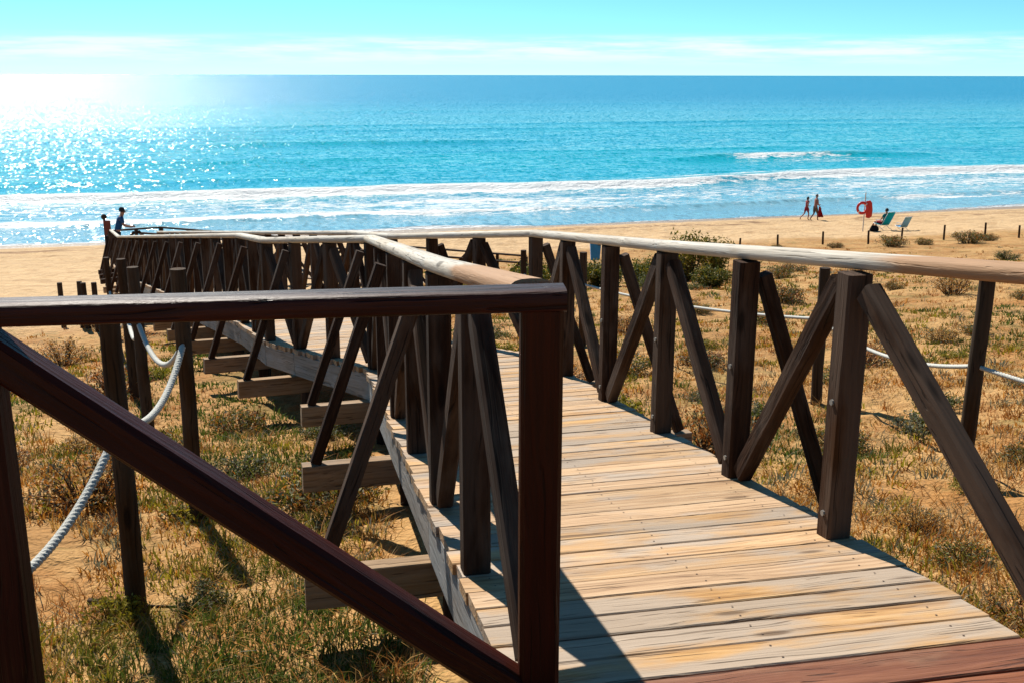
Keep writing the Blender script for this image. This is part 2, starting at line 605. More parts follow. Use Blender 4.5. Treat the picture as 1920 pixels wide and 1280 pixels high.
sb = 83.5 + wob + 3.0 * sstep(tg2, 25, 60) * 1.0
h = ridge(sg, tg2, sb, 0.55, 1.0, 4.0)
h = h + ridge(sg, tg2, 109.0 + wob * 0.6, 0.55, 1.5, 5.0, 52, 82, 9.0)
h = h + ridge(sg, tg2, 97.0 + wob, 0.15, 1.5, 5.0, -70, 8, 12.0)
h = h + ridge(sg, tg2, 146.0 + wob, 0.35, 2.5, 8.0, 0, 44, 9.0)
h = h + ridge(sg, tg2, 118.0 + wob * 1.2, 0.2, 2.5, 8.0, -40, 22, 9.0)
h = h + ridge(sg, tg2, 70.0 + wob * 0.8, 0.18, 0.6, 2.5)
for k, (s0, a) in enumerate([(128, 0.25), (160, 0.3), (178, 0.28), (200, 0.35), (235, 0.35), (275, 0.4), (330, 0.45)]):
    h = h + ridge(sg, tg2, s0 + 14 * (fbm(tg2 * 0.012, sg * 0 + k, 2, 60 + k) - 0.5), a, s0 * 0.015, s0 * 0.035) * fbm(tg2 * 0.02, sg * 0 + k * 3.1, 2, 80 + k)
chop = (fbm(tg2 * 0.35, sg * 0.9, 3, 71) - 0.5) * 0.16 * (1 - sstep(sg, 160, 260)) * sstep(sg, 62, 72)
edge_w = 63.0 + 1.6 * (fbm(tg2 * 0.09, sg * 0 + 5, 3, 51) - 0.5) * 2
zsea = h * sstep(sg, 62, 66) + chop + 0.05
# thin the water out over the swash so it meets the sand
zsea = zsea - 0.9 * (1 - sstep(sg, edge_w - 2.0, edge_w + 0.6)) * (sg < edge_w + 0.6)
dzs = np.gradient(h, axis=0)
sv = np.stack([wx.ravel(), wy.ravel(), zsea.ravel()], 1)
ns, ntn = sg.shape
ii, jj = np.meshgrid(np.arange(ntn - 1), np.arange(ns - 1))
b0 = (jj * ntn + ii).ravel()
sq = np.stack([b0, b0 + ntn, b0 + ntn + 1, b0 + 1], 1)
sm = big_mesh('sea_surface', sv, sq, None, True, 4)
# foam amount per vertex, from where the waves break
fo = np.zeros_like(sg)
lift = 0.75 + 0.5 * fbm(tg2 * 0.06, sg * 0 + 9, 3, 91)
thk = 0.9 + 2.4 * fbm(tg2 * 0.045, sg * 0 + 21, 3, 111)
fo += 1.0 * sstep(sg, sb - thk, sb - 0.7) * (1 - sstep(sg, sb + 0.1, sb + 1.0)) * lift * (0.35 + 1.0 * sstep(fbm(tg2 * 0.03, sg * 0 + 31, 3, 113) + 0.12 * sstep(tg2, 10, 40), 0.30, 0.46))
fo += 0.50 * sstep(sg, sb - 11, sb - 3) * (1 - sstep(sg, sb - 2.5, sb - 0.5)) * (0.6 + 0.8 * fbm(tg2 * 0.07, sg * 0.12, 3, 93))
fo += 0.52 * sstep(sg, 65, 71) * (1 - sstep(sg, sb - 8, sb - 4)) * (0.35 + 1.2 * fbm(tg2 * 0.05, sg * 0.13, 3, 95))
fo += 0.9 * sstep(sg, sb + 4, sb + 5) * (1 - sstep(sg, sb + 5.6, sb + 8)) * sstep(tg2, 20, 48) * (0.2 + fbm(tg2 * 0.08, sg * 0.2, 2, 97))
cw_ = 2.2 * (fbm(tg2 * 0.25, sg * 0 + 4, 3, 105) - 0.5)
fo += 1.0 * sstep(sg, 106.6 + cw_, 108.6 + cw_ * 0.5) * (1 - sstep(sg, 109.3, 110.3)) * sstep(tg2, 53, 62) * (1 - sstep(tg2, 66, 78)) * (0.55 + 0.7 * fbm(tg2 * 0.4, sg * 0.5, 2, 107))
fo += 0.45 * sstep(sg, 99, 105) * (1 - sstep(sg, 106, 108)) * sstep(tg2, 55, 66) * (1 - sstep(tg2, 72, 84))
w7 = 2.5 * (fbm(tg2 * 0.04, sg * 0 + 12, 3, 115) - 0.5)
fo += 0.75 * sstep(sg, 69.2 + w7, 69.8 + w7) * (1 - sstep(sg, 70.2 + w7, 71.8 + w7)) * sstep(fbm(tg2 * 0.045, sg * 0 + 2, 3, 99), 0.42, 0.62)
fo += 1.3 * (1 - sstep(sg, edge_w + 0.2, edge_w + 0.75)) * (0.35 + fbm(tg2 * 0.2, sg * 0 + 7, 3, 101))
fa = sm.attributes.new('foam', 'FLOAT', 'POINT')
fa.data.foreach_set('value', fo.ravel().astype(np.float32))
sl = sm.attributes.new('face', 'FLOAT', 'POINT')
sl.data.foreach_set('value', np.clip(h, 0, 1).ravel().astype(np.float32))

ms, t_, b_ = new_mat('sea_water')
geo = N(t_, 'ShaderNodeNewGeometry')
pos = geo.outputs['Position']
rotp = mapping(t_, pos, (1, 1, 1), rot=(0, 0, math.radians(-16.3)))
sh = N(t_, 'ShaderNodeVectorMath', operation='DOT_PRODUCT')
t_.links.new(pos, sh.inputs[0])
sh.inputs[1].default_value = (SN[0], SN[1], 0)
ss = sh.outputs['Value']
deep = mixcol(t_, maprange(t_, ss, 90, 420), (0.0, 0.295, 0.37), (0.0, 0.190, 0.325))
near = mixcol(t_, maprange(t_, ss, 63, 96), (0.20, 0.36, 0.42), deep)
fcatt = N(t_, 'ShaderNodeAttribute', attribute_name='face')
near = mixcol(t_, maprange(t_, fcatt.outputs['Fac'], 0.15, 0.8, 0.0, 0.45), near, (0.10, 0.24, 0.17))
streak = noise(t_, mapping(t_, rotp, (0.012, 0.10, 0.0)), 1.0, 4, 0.55)
near = mixcol(t_, maprange(t_, streak, 0.40, 0.64, 0.0, 0.35), near, (0.0, 0.20, 0.36))
fat = N(t_, 'ShaderNodeAttribute', attribute_name='foam')
f1 = noise(t_, mapping(t_, rotp, (0.55, 1.5, 0.0)), 1.0, 6, 0.68, 0.6)
f2 = noise(t_, mapping(t_, rotp, (2.2, 4.5, 0.0)), 1.0, 4, 0.7)
fn = math_node(t_, 'ADD', math_node(t_, 'MULTIPLY', f1, 0.65), math_node(t_, 'MULTIPLY', f2, 0.35))
fsum = math_node(t_, 'ADD', fat.outputs['Fac'], math_node(t_, 'MULTIPLY', math_node(t_, 'SUBTRACT', fn, 0.5), 4.2))
fm = maprange(t_, fsum, 0.45, 0.85)
t_.links.new(maprange(t_, ss, 62, 500, 0.11, 0.24), b_.inputs['Roughness'])
b_.inputs['IOR'].default_value = 1.33
b_.inputs['Specular IOR Level'].default_value = 0.42
t_.links.new(near, b_.inputs['Base Color'])
w1 = noise(t_, mapping(t_, rotp, (0.35, 0.9, 0.0)), 1.0, 5, 0.6)
w2 = noise(t_, mapping(t_, rotp, (1.6, 3.4, 0.0)), 1.0, 4, 0.65)
w3 = noise(t_, mapping(t_, rotp, (0.05, 0.14, 0.0)), 1.0, 3, 0.5)
hh = math_node(t_, 'ADD', math_node(t_, 'MULTIPLY', w1, 1.1), math_node(t_, 'ADD', math_node(t_, 'MULTIPLY', w2, 0.36), math_node(t_, 'MULTIPLY', w3, 1.6)))
bn = N(t_, 'ShaderNodeBump')
bn.inputs['Strength'].default_value = 1.0
bn.inputs['Distance'].default_value = 0.07
t_.links.new(hh, bn.inputs['Height'])
# facets of the wind ripples, too small for the mesh: they throw the sun's glitter
rip = N(t_, 'ShaderNodeTexNoise')
rip.inputs['Scale'].default_value = 1.0
rip.inputs['Detail'].default_value = 5.0
rip.inputs['Roughness'].default_value = 0.72
t_.links.new(mapping(t_, rotp, (2.4, 1.0, 0.0)), rip.inputs['Vector'])
v1 = N(t_, 'ShaderNodeVectorMath', operation='SUBTRACT')
t_.links.new(rip.outputs['Color'], v1.inputs[0])
v1.inputs[1].default_value = (0.5, 0.5, 0.5)
v2 = N(t_, 'ShaderNodeVectorMath', operation='MULTIPLY')
t_.links.new(v1.outputs[0], v2.inputs[0])
kx = N(t_, 'ShaderNodeCombineXYZ')
for q_, (k0_, k1_) in enumerate(((1.4, 2.2), (2.2, 4.2))):
    t_.links.new(maprange(t_, ss, 75, 260, k0_, k1_), kx.inputs[q_])
t_.links.new(kx.outputs[0], v2.inputs[1])
v3 = N(t_, 'ShaderNodeVectorMath', operation='ADD')
t_.links.new(mapping(t_, v2.outputs[0], rot=(0, 0, math.radians(16.3))), v3.inputs[0])
t_.links.new(bn.outputs[0], v3.inputs[1])
v4 = N(t_, 'ShaderNodeVectorMath', operation='NORMALIZE')
t_.links.new(v3.outputs[0], v4.inputs[0])
t_.links.new(v4.outputs[0], b_.inputs['Normal'])
fb = N(t_, 'ShaderNodeBsdfPrincipled')
set_in(t_, fb.inputs['Base Color'], (0.66, 0.69, 0.70))
fb.inputs['Roughness'].default_value = 0.7
bn2 = N(t_, 'ShaderNodeBump')
bn2.inputs['Strength'].default_value = 0.8
bn2.inputs['Distance'].default_value = 0.25
t_.links.new(fsum, bn2.inputs['Height'])
t_.links.new(bn2.outputs[0], fb.inputs['Normal'])
mx = N(t_, 'ShaderNodeMixShader')
t_.links.new(fm, mx.inputs[0])
t_.links.new(b_.outputs[0], mx.inputs[1])
t_.links.new(fb.outputs[0], mx.inputs[2])
outn = [n for n in t_.nodes if n.type == 'OUTPUT_MATERIAL'][0]
t_.links.new(mx.outputs[0], outn.inputs['Surface'])
tag(link('sea', sm, ms), kind='structure')

# ------------------------------------------------------------------ boardwalk
def P3(x, y, z):
    return V((x, y, z + CAMZ))


NL = [P3(0.0, 2.27, -1.475), P3(-1.09, 7.5, -2.135), P3(-2.40, 9.75, -2.50), P3(-3.03, 11.25, -2.68), P3(-10.35, 27.0, -5.10)]
NR = [P3(1.40, 2.55, -1.475), P3(0.24, 7.95, -2.155), P3(-1.15, 10.4, -2.55), P3(-1.77, 11.9, -2.74), P3(-9.45, 27.8, -5.08)]
NI = [6, 3, 2, 20]                               # bays per stretch
fr0 = [0.0, 0.165, 0.318, 0.485, 0.655, 0.83, 1.0]
RH = 0.95                                        # underside of the handrail above the deck

boardwalk = empty('boardwalk', P3(0.0, 2.3, -2.4), 'long weathered timber boardwalk zigzagging down the dune from the foreground to the beach', 'boardwalk')


def stations(Nn):
    out = []
    for k, n in enumerate(NI):
        fr = fr0 if k == 0 else [i / n for i in range(n + 1)]
        for f in fr[:-1] if k < len(NI) - 1 else fr:
            out.append(Nn[k].lerp(Nn[k + 1], f))
    return out


SL, SR = stations(NL), stations(NR)
NST = len(SL)


def plank(name, a, b, c, d, th, mat, parent, r):
    """A board with top corners a (left near), b (right near), c (right far), d (left far)."""
    M = frame((a + d) / 2, (b + c) / 2, (b - a).cross(d - a))
    Mi = M.inverted()
    q = [Mi @ p for p in (a, b, c, d)]
    dz = r.uniform(-0.002, 0.002)
    tl = r.uniform(-0.0015, 0.0015)
    ex0, ex1 = r.uniform(-0.012, 0.012), r.uniform(-0.014, 0.014)
    ch = 0.004
    yn = (q[0].y + q[1].y) / 2
    yf = (q[2].y + q[3].y) / 2
    prof = [(yn, -th), (yf, -th), (yf, -ch), (yf - ch, 0), (yn + ch, 0), (yn, -ch)]
    vs = []
    for (x, ya, yb) in ((q[0].x + ex0, q[0].y, q[3].y), (q[1].x + ex1, q[1].y, q[2].y)):
        for (y, z) in prof:
            f = (y - yn) / (yf - yn)
            vs.append((x, ya + (yb - ya) * f, z + dz + tl * (f - 0.5) * 2))
    n = 6
    fs = [(j, j + n, (j + 1) % n + n, (j + 1) % n) for j in range(n)]
    fs += [tuple(range(n)), tuple(range(2 * n - 1, n - 1, -1))]
    me = mesh('plank', vs, fs)
    return link(name, me, mat, parent, M)


def deck(La, Ra, Lb, Rb, mat, parent, r, pitch=0.140, gap=0.0055, th=0.04):
    L = ((La - Lb).length + (Ra - Rb).length) / 2
    n = max(1, round(L / pitch))
    g = gap / L
    for i in range(n):
        f0 = i / n + g * r.uniform(0.35, 0.75)
        f1 = (i + 1) / n - g * r.uniform(0.25, 0.65)
        plank('plank', La.lerp(Lb, f0), Ra.lerp(Rb, f0), Ra.lerp(Rb, f1), La.lerp(Lb, f1), th, mat, parent, r)


pr = random.Random(3)
for k in range(len(NI)):
    deck(NL[k], NR[k], NL[k + 1], NR[k + 1], M_PLANK, boardwalk, pr)


# nail heads along both edges of the decking, too small to part one by one
M_NAIL = plain('rusty_nail', (0.09, 0.05, 0.03), 0.6, 0.3)
nv_, nf_ = [], []
for o in list(boardwalk.children):
    if o.name.split('.')[0] != 'plank':
        continue
    me_ = o.data
    xs_ = [v.co.x for v in me_.vertices]
    ys_ = [v.co.y for v in me_.vertices]
    top_ = max(v.co.z for v in me_.vertices) + 0.0015
    Mo = Matrix.Translation(boardwalk.location) @ o.matrix_basis
    for xe in (min(xs_) + 0.10, (min(xs_) + max(xs_)) / 2 + 0.02, max(xs_) - 0.14):
        for fy in (0.24, 0.74):
            c_ = V((xe + pr.uniform(-0.012, 0.012), min(ys_) + (max(ys_) - min(ys_)) * fy + pr.uniform(-0.006, 0.006), top_))
            b_i = len(nv_)
            nv_ += [Mo @ (c_ + V((0.0038 * math.cos(a), 0.0038 * math.sin(a), 0))) for a in (0, 1.05, 2.09, 3.14, 4.19, 5.24)]
            nf_.append(tuple(range(b_i, b_i + 6)))
tag(link('nail_heads', mesh('nail_heads', nv_, nf_), M_NAIL, boardwalk, Matrix.Identity(4)), kind='stuff')


def dirs(St, i):
    d = St[min(i + 1, len(St) - 1)] - St[max(i - 1, 0)]
    d.z = 0
    return d.normalized()


UP = V((0, 0, 1))
RAILP = prof_rail(0.105, 0.058)


def railing(St, other, parent, mat_post, mat_rail, joints, first=0, rail_start=None, struts=True, brace=True, rail_end=None, parity=1, beams_at=None, skip_first_post=False, p0=None):
    n = len(St)
    P = []
    for i in range(n):
        inn = (other[i] - St[i])
        inn.z = 0
        inn.normalize()
        P.append(St[i] + inn * 0.062)
    if p0 is not None:
        P[0] = p0
    for i in range(n):
        d = dirs(St, i)
        if not (skip_first_post and i == 0):
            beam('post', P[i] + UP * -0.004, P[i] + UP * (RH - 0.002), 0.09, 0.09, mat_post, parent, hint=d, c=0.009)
        out = (St[i] - other[i])
        out.z = 0
        out.normalize()
        if i % 2 == parity and brace:
            for j in (i - 1, i + 1):
                if 0 <= j < n:
                    e = P[j] - P[i]
                    e.z = 0
                    e.normalize()
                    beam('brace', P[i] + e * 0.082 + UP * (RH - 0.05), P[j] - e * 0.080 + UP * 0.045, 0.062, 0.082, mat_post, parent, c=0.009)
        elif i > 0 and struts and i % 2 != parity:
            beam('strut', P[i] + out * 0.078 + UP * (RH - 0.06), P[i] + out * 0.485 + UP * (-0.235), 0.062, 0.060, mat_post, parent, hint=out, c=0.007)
    zt = RH + 0.028
    pts = [p + UP * zt for p in P]
    if rail_start is not None:
        pts[0] = rail_start
    if rail_end is not None:
        pts[-1] = rail_end
    jl = sorted(set([0] + [j for j in joints if 0 < j < n - 1] + [n - 1]))
    for a, b in zip(jl[:-1], jl[1:]):
        # one sawn length, following the bays it spans
        p, q = pts[a], pts[b]
        e = (q - p).normalized()
        beam('handrail', p - e * (0.012 if a else 0.0), q + e * 0.010, 0, 0, mat_rail, parent, prof=RAILP, smooth=True)
    return P


# corner nodes in station numbering
CORN = [6, 9, 11]
jl_left = [2, 4, 6, 8, 9, 11] + list(range(14, 31, 3))
jl_right = [3, 6, 8, 9, 11] + list(range(14, 31, 3))
M_BOLT = plain('galvanised_bolt', (0.30, 0.29, 0.27), 0.5, 0.4, metal=0.6)
CORNER_TOP = P3(0.065, 2.262, -0.475)
PL = railing(SL, SR, boardwalk, M_POST, M_RAIL, jl_left, rail_start=CORNER_TOP + V((-0.02, 0.075, -0.004)), skip_first_post=True)
PR = railing(SR, SL, boardwalk, M_POST, M_RAIL, jl_right, rail_start=P3(1.475, 2.36, -0.462), skip_first_post=True, p0=P3(1.475, 2.36, -1.475))

# coach bolts through the nearer posts
for St_, Pn, Ot in ((SL, PL, SR), (SR, PR, SL)):
    for i in range(1, 8):
        inn = Ot[i] - St_[i]
        inn.z = 0
        inn.normalize()
        for hz_ in (0.09, 0.50):
            c_ = Pn[i] + inn * 0.0445 + UP * hz_
            beam('bolt', c_, c_ + inn * 0.007, 0, 0, M_BOLT, boardwalk, prof=prof_round(0.011, 8))

# fascia boards along both edges, joists ends hidden behind them
for St, Ot in ((SL, SR), (SR, SL)):
    i = 0
    while i < NST - 1:
        j = min(i + 2, NST - 1)
        for c in CORN:
            if i < c < j:
                j = c
        inn = (Ot[i] - St[i])
        inn.z = 0
        inn.normalize()
        e = (St[j] - St[i]).normalized()
        a, b = St[i] + inn * 0.030 - UP * 0.142 + e * 0.003, St[j] + inn * 0.030 - UP * 0.142 - e * 0.003
        beam('stringer', a, b, 0.045, 0.20, M_FASCIA, boardwalk, c=0.004)
        i = j
# cross beams with their outriggers, and piles
for i in range(2, NST, 2):
    a, b = SL[i], SR[i]
    out = (a - b)
    out.normalize()
    zc_ = -UP * (0.245 + 0.078)
    beam('cross_beam', a + out * 0.50 + zc_, b - out * 0.50 + zc_, 0.085, 0.156, M_BEAMW, boardwalk, c=0.004)
    for p in (a - out * 0.12, b + out * 0.12):
        top = p + zc_ - UP * 0.080
        g = gz(p.x, p.y) - 0.12
        if top.z - g > 0.05:
            beam('pile', V((p.x, p.y, g)), top, 0.11, 0.11, M_POST, boardwalk, hint=V((0, 1, 0)), c=0.01)

# ------------------------------------------------------------------ foreground landing (stained red-brown)
landing = empty('landing', P3(-0.2, 1.6, -2.2), 'red-brown stained timber landing with corner rail and long diagonal brace in the foreground', 'landing')
lp = random.Random(5)
d0 = (NR[0] - NL[0]).normalized()
back = V((d0.y, -d0.x, 0))
A0, B0 = NL[0] - d0 * 0.02 + back * 0.006, NR[0] + d0 * 0.10 + back * 0.006
A0.z = B0.z = NL[0].z
deck(A0 + back * 1.4, B0 + back * 1.4, A0, B0, M_REDPLANK, landing, lp)
A1, B1 = V((-2.5, A0.y - 0.24, A0.z)), A0 - V((0.012, 0.16, 0.0))
A1b, B1b = A1 + V((0.0, -1.4, 0)), B1 + back * 1.4 + V((-0.02, 0, 0))
# boards of the left arm run away from the ramp
n = 17
for i in range(n):
    f0, f1 = i / n + 0.0015, (i + 1) / n - 0.0015
    plank('plank', A1b.lerp(B1b, f0), A1.lerp(B1, f0), A1.lerp(B1, f1), A1b.lerp(B1b, f1), 0.04, M_REDPLANK, landing, lp)
lz = NL[0].z
cp = V((0.065, 2.262, 0))
lp2 = V((-1.165, 2.185, 0))
lp3 = V((-2.38, 2.11, 0))
ld = (lp2 - cp).normalized()
nrm = V((-ld.y, ld.x, 0))
for p in (cp, lp2, lp3):
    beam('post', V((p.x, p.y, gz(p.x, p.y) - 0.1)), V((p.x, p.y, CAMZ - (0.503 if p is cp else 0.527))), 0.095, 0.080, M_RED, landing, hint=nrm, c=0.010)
zt = CAMZ - 0.478
zl = CAMZ - 0.502
RP2 = prof_rail(0.105, 0.052, 22, 4.5)
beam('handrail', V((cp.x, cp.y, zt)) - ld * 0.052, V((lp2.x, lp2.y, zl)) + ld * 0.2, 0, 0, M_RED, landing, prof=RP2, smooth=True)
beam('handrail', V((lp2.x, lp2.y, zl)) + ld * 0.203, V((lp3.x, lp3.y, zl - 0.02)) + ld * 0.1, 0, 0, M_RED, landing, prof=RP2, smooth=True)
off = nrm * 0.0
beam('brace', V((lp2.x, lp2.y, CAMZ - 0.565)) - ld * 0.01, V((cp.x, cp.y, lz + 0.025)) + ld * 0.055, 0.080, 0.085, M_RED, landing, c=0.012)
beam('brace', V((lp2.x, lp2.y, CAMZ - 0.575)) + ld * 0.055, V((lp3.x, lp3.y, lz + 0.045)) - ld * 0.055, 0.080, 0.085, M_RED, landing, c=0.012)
# right hand end post and rail of the landing
rp = V((1.475, 2.36, 0))
rp2 = rp + back * 1.0
for p in (rp, rp2):
    beam('post', V((p.x, p.y, gz(p.x, p.y) - 0.1)), V((p.x, p.y, CAMZ - 0.495)), 0.09, 0.09, M_RED, landing, hint=back, c=0.010)
beam('handrail', V((rp.x, rp.y, CAMZ - 0.462)) + back * 0.013, V((rp2.x, rp2.y, CAMZ - 0.462)) + back * 0.3, 0, 0, M_RAIL, landing, prof=RAILP, smooth=True)
for (x, y) in ((0.15, 1.9), (1.2, 1.9), (0.15, 1.1), (1.3, 1.1), (-1.0, 1.6), (-2.2, 1.6)):
    g = gz(x, y) - 0.1
    beam('pile', V((x, y, g)), V((x, y, lz - 0.19)), 0.11, 0.11, M_RED, landing, hint=V((0, 1, 0)), c=0.01)
beam('joist', V((-2.4, 1.9, lz - 0.116)), V((1.35, 1.9, lz - 0.116)), 0.06, 0.14, M_RED, landing)
beam('joist', V((-2.4, 1.1, lz - 0.116)), V((1.35, 1.1, lz - 0.116)), 0.06, 0.14, M_RED, landing)

# ------------------------------------------------------------------ far platform and beach ramp
platform = empty('beach_platform', P3(-10.8, 30.0, -6.2), 'far timber platform at the lower end of the boardwalk where the man in blue stands', 'platform')
QA, QB = NL[4], NR[4]
QC, QD = P3(-12.35, 31.7, -5.62), P3(-11.3, 33.3, -5.74)
deck(QA + V((-0.03, 0.06, 0)), QB + V((-0.03, 0.06, 0)), QC, QD, M_PLANK, platform, pr)
n = 6
stL = [QA.lerp(QC, i / n) for i in range(1, n + 1)]
stIn = [QB.lerp(QD, i / n) for i in range(1, n + 1)]
rs = PL[-1] + UP * (RH + 0.028)
railing(stL, stIn, platform, M_POST, M_RAIL, [3], parity=0, rail_start=None)
link0 = beam('handrail', rs + V((-0.01, 0.02, 0)), stL[0] + (stIn[0] - stL[0]).normalized() * 0.062 + UP * (RH + 0.028), 0, 0, M_RAIL, platform, prof=RAILP, smooth=True)
# seaward side
stF = [QC.lerp(QD, i / 2) for i in range(3)]
stFi = [p + V((0.6, -1.0, 0)) for p in stF]
railing(stF, stFi, platform, M_POST, M_POST, [], parity=1, struts=False)
for i in range(1, n + 1, 2):
    a, b = stL[i - 1], stIn[i - 1]
    out = (a - b).normalized()
    zc_ = -UP * 0.11
    beam('cross_beam', a + out * 0.50 + zc_ - UP * 0.1, b - out * 0.1 + zc_ - UP * 0.1, 0.085, 0.13, M_POST, platform, c=0.004)
    for p in (a - out * 0.12, b + out * 0.12):
        g = gz(p.x, p.y) - 0.12
        beam('pile', V((p.x, p.y, g)), p + zc_ - UP * 0.168, 0.12, 0.12, M_POST, platform, hint=V((0, 1, 0)), c=0.01)

ramp = empty('beach_ramp', P3(-5.0, 32.0, -6.6), 'narrow timber ramp with low dark railings running right along the sand from the far platform', 'ramp')
RF0, RF1 = QD + V((0.02, 0.0, 0)), P3(0.45, 32.0, -6.42)
ro = V((-0.15, -1.0, 0)).normalized() * 1.35
RN0, RN1 = RF0 + ro, RF1 + ro
deck(RF0, RN0, RF1, RN1, M_PLANK, ramp, pr, pitch=0.16)
nb = 13
stA = [RF0.lerp(RF1, i / nb) for i in range(nb + 1)]
stB = [RN0.lerp(RN1, i / nb) for i in range(nb + 1)]
railing(stA, stB, ramp, M_POST, M_POST, [4, 8], struts=False)
railing(stB, stA, ramp, M_POST, M_POST, [4, 8], struts=False)

# round-headed post with a red-brown board at the platform corner
kp = P3(-12.55, 31.9, -5.6)
sp_ = empty('info_post', V((kp.x, kp.y, gz(kp.x, kp.y))), 'slim wooden post with a round top and red-brown board behind the man on the platform', 'post')
sp_['_local'] = 1
hgt = CAMZ - 4.25 - sp_.location.z
beam('pole', V((0, 0, -0.1)), V((0, 0, hgt - 0.05)), 0.07, 0.07, M_POST, sp_, hint=V((0, 1, 0)), prof=prof_round(0.035, 10), smooth=True)
vs, fs = [], []
kr = 0.085
for i in range(9):
    th = math.pi * i / 8
    for j in range(12):
        a = 2 * math.pi * j / 12
        vs.append((kr * math.sin(th) * math.cos(a), kr * math.sin(th) * math.sin(a), hgt + kr * math.cos(th)))
for i in range(8):
    for j in range(12):
        fs.append((i * 12 + j, (i + 1) * 12 + j, (i + 1) * 12 + (j + 1) % 12, i * 12 + (j + 1) % 12))
link('round_top', mesh('round_top', vs, fs, True), M_POST, sp_)
M_BOARD = plain('red_brown_board', (0.16, 0.045, 0.028), 0.7, 0.2, 0.2)
v_, f_ = box_vf(0.10, -0.055, hgt - 0.34, 0.20, 0.035, 0.46)
link('board', mesh('board', v_, f_), M_BOARD, sp_)

# ------------------------------------------------------------------ rope fences
def rope_fence(name, label, posts, r, rope_rad, heights, sag, parent_loc, fine):
    f = empty(name, parent_loc, label, 'fence')
    tops = []
    for k, (x, y) in enumerate(posts):
        g = gz(x, y)
        top = heights[k][0] + CAMZ
        lean = V((rnd.uniform(-0.02, 0.02), rnd.uniform(-0.02, 0.02), 0))
        me = extrude(prof_round(r, 14), top - g + 0.15, 6, True, 0.94, r * 0.05, k)
        link('post', me, M_ROUND, f, frame(V((x, y, g - 0.15)), V((x, y, top)) + lean))
        tops.append(V((x, y, heights[k][1] + CAMZ)) + lean * 0.6)
    for k in range(len(posts) - 1):
        a, b = tops[k], tops[k + 1]
        L = (a - b).length
        m = max(12, int(L / (0.007 if k < fine else 0.05)))
        pts = []
        for i in range(m + 1):
            u = i / m
            p = a.lerp(b, u)
            p.z -= 4 * sag[k] * u * (1 - u)
            pts.append(p)
        v, fc = tube_verts(pts, rope_rad, 15 if k < fine else 8, True, 3 if k < fine else 0, 0.075, 0.5)
        link('rope', mesh('rope', v, fc, True), M_ROPE, f, Matrix.Identity(4))
    return f


rope_fence('rope_fence', 'rope fence of round dark posts with sagging pale rope on the left of the boardwalk',
           [(-1.78, 2.35), (-1.71, 4.3), (-1.865, 5.72), (-2.87, 7.8), (-3.79, 10.0), (-6.3, 16.0), (-6.80, 16.6), (-7.08, 16.9), (-7.30, 17.2), (-7.80, 17.6)],
           0.046, 0.019,
           [(-0.95, -1.30), (-0.97, -1.47), (-1.05, -1.47), (-1.42, -1.86), (-1.74, -2.25), (-2.76, -3.3), (-3.28, -3.9), (-3.34, -3.95), (-3.38, -4.0), (-3.48, -4.1)],
           [0.34, 0.16, 0.22, 0.2, 0.35, 0.1, 0.04, 0.04, 0.05], P3(-2.0, 6.0, -2.6), 3)
rope_fence('rope_fence', 'rope fence of round dark posts with taut pale rope on the right of the boardwalk',
           [(3.6, 3.3), (2.84, 6.15), (2.74, 8.95), (0.88, 12.6), (0.2, 17.0)],
           0.050, 0.015,
           [(-0.75, -1.25), (-1.17, -1.72), (-1.62, -2.08), (-2.10, -2.50), (-2.8, -3.2)],
           [0.10, 0.13, 0.07, 0.15], P3(2.8, 6.5, -2.5), 2)

# ------------------------------------------------------------------ vegetation
M_LEAF, tl_, bl_ = new_mat('dune_plant_leaves')
atn = N(tl_, 'ShaderNodeAttribute', attribute_name='tone')
oi = N(tl_, 'ShaderNodeObjectInfo')
hs = N(tl_, 'ShaderNodeHueSaturation')
tl_.links.new(atn.outputs['Color'], hs.inputs['Color'])
tl_.links.new(maprange(tl_, oi.outputs['Random'], 0, 1, 0.485, 0.512, False), hs.inputs['Hue'])
tl_.links.new(maprange(tl_, oi.outputs['Random'], 0, 1, 0.85, 1.15, False), hs.inputs['Value'])
tl_.links.new(hs.outputs[0], bl_.inputs['Base Color'])
bl_.inputs['Roughness'].default_value = 0.65
bl_.inputs['Specular IOR Level'].default_value = 0.25
tr = N(tl_, 'ShaderNodeBsdfTranslucent')
tl_.links.new(hs.outputs[0], tr.inputs['Color'])
mxl = N(tl_, 'ShaderNodeMixShader')
mxl.inputs[0].default_value = 0.35
tl_.links.new(bl_.outputs[0], mxl.inputs[1])
tl_.links.new(tr.outputs[0], mxl.inputs[2])
tl_.links.new(mxl.outputs[0], [n for n in tl_.nodes if n.type == 'OUTPUT_MATERIAL'][0].inputs['Surface'])


def deck_clear(x, y):
    """True where a point is not under or beside the walkways."""
    ok = np.ones(x.shape, bool)
    for k in range(len(NI)):
        a = (NL[k] + NR[k]) / 2
        b = (NL[k + 1] + NR[k + 1]) / 2
        dx, dy = b.x - a.x, b.y - a.y
        L2 = dx * dx + dy * dy
        u = np.clip(((x - a.x) * dx + (y - a.y) * dy) / L2, 0, 1)
        dist = np.hypot(x - a.x - u * dx, y - a.y - u * dy)
        ok &= dist > 0.78
    ok &= ~((y < 2.5) & (x > -2.7) & (x < 1.8))
    return ok


def scatter(n, rmin, rmax, seed, az=55.0):
    """Plant positions around the near dune, thinning out with distance."""
    g = np.random.default_rng(seed)
    r = rmin * (rmax / rmin) ** g.random(n)
    a = np.radians(g.uniform(-az, az, n))
    return r * np.sin(a), r * np.cos(a)


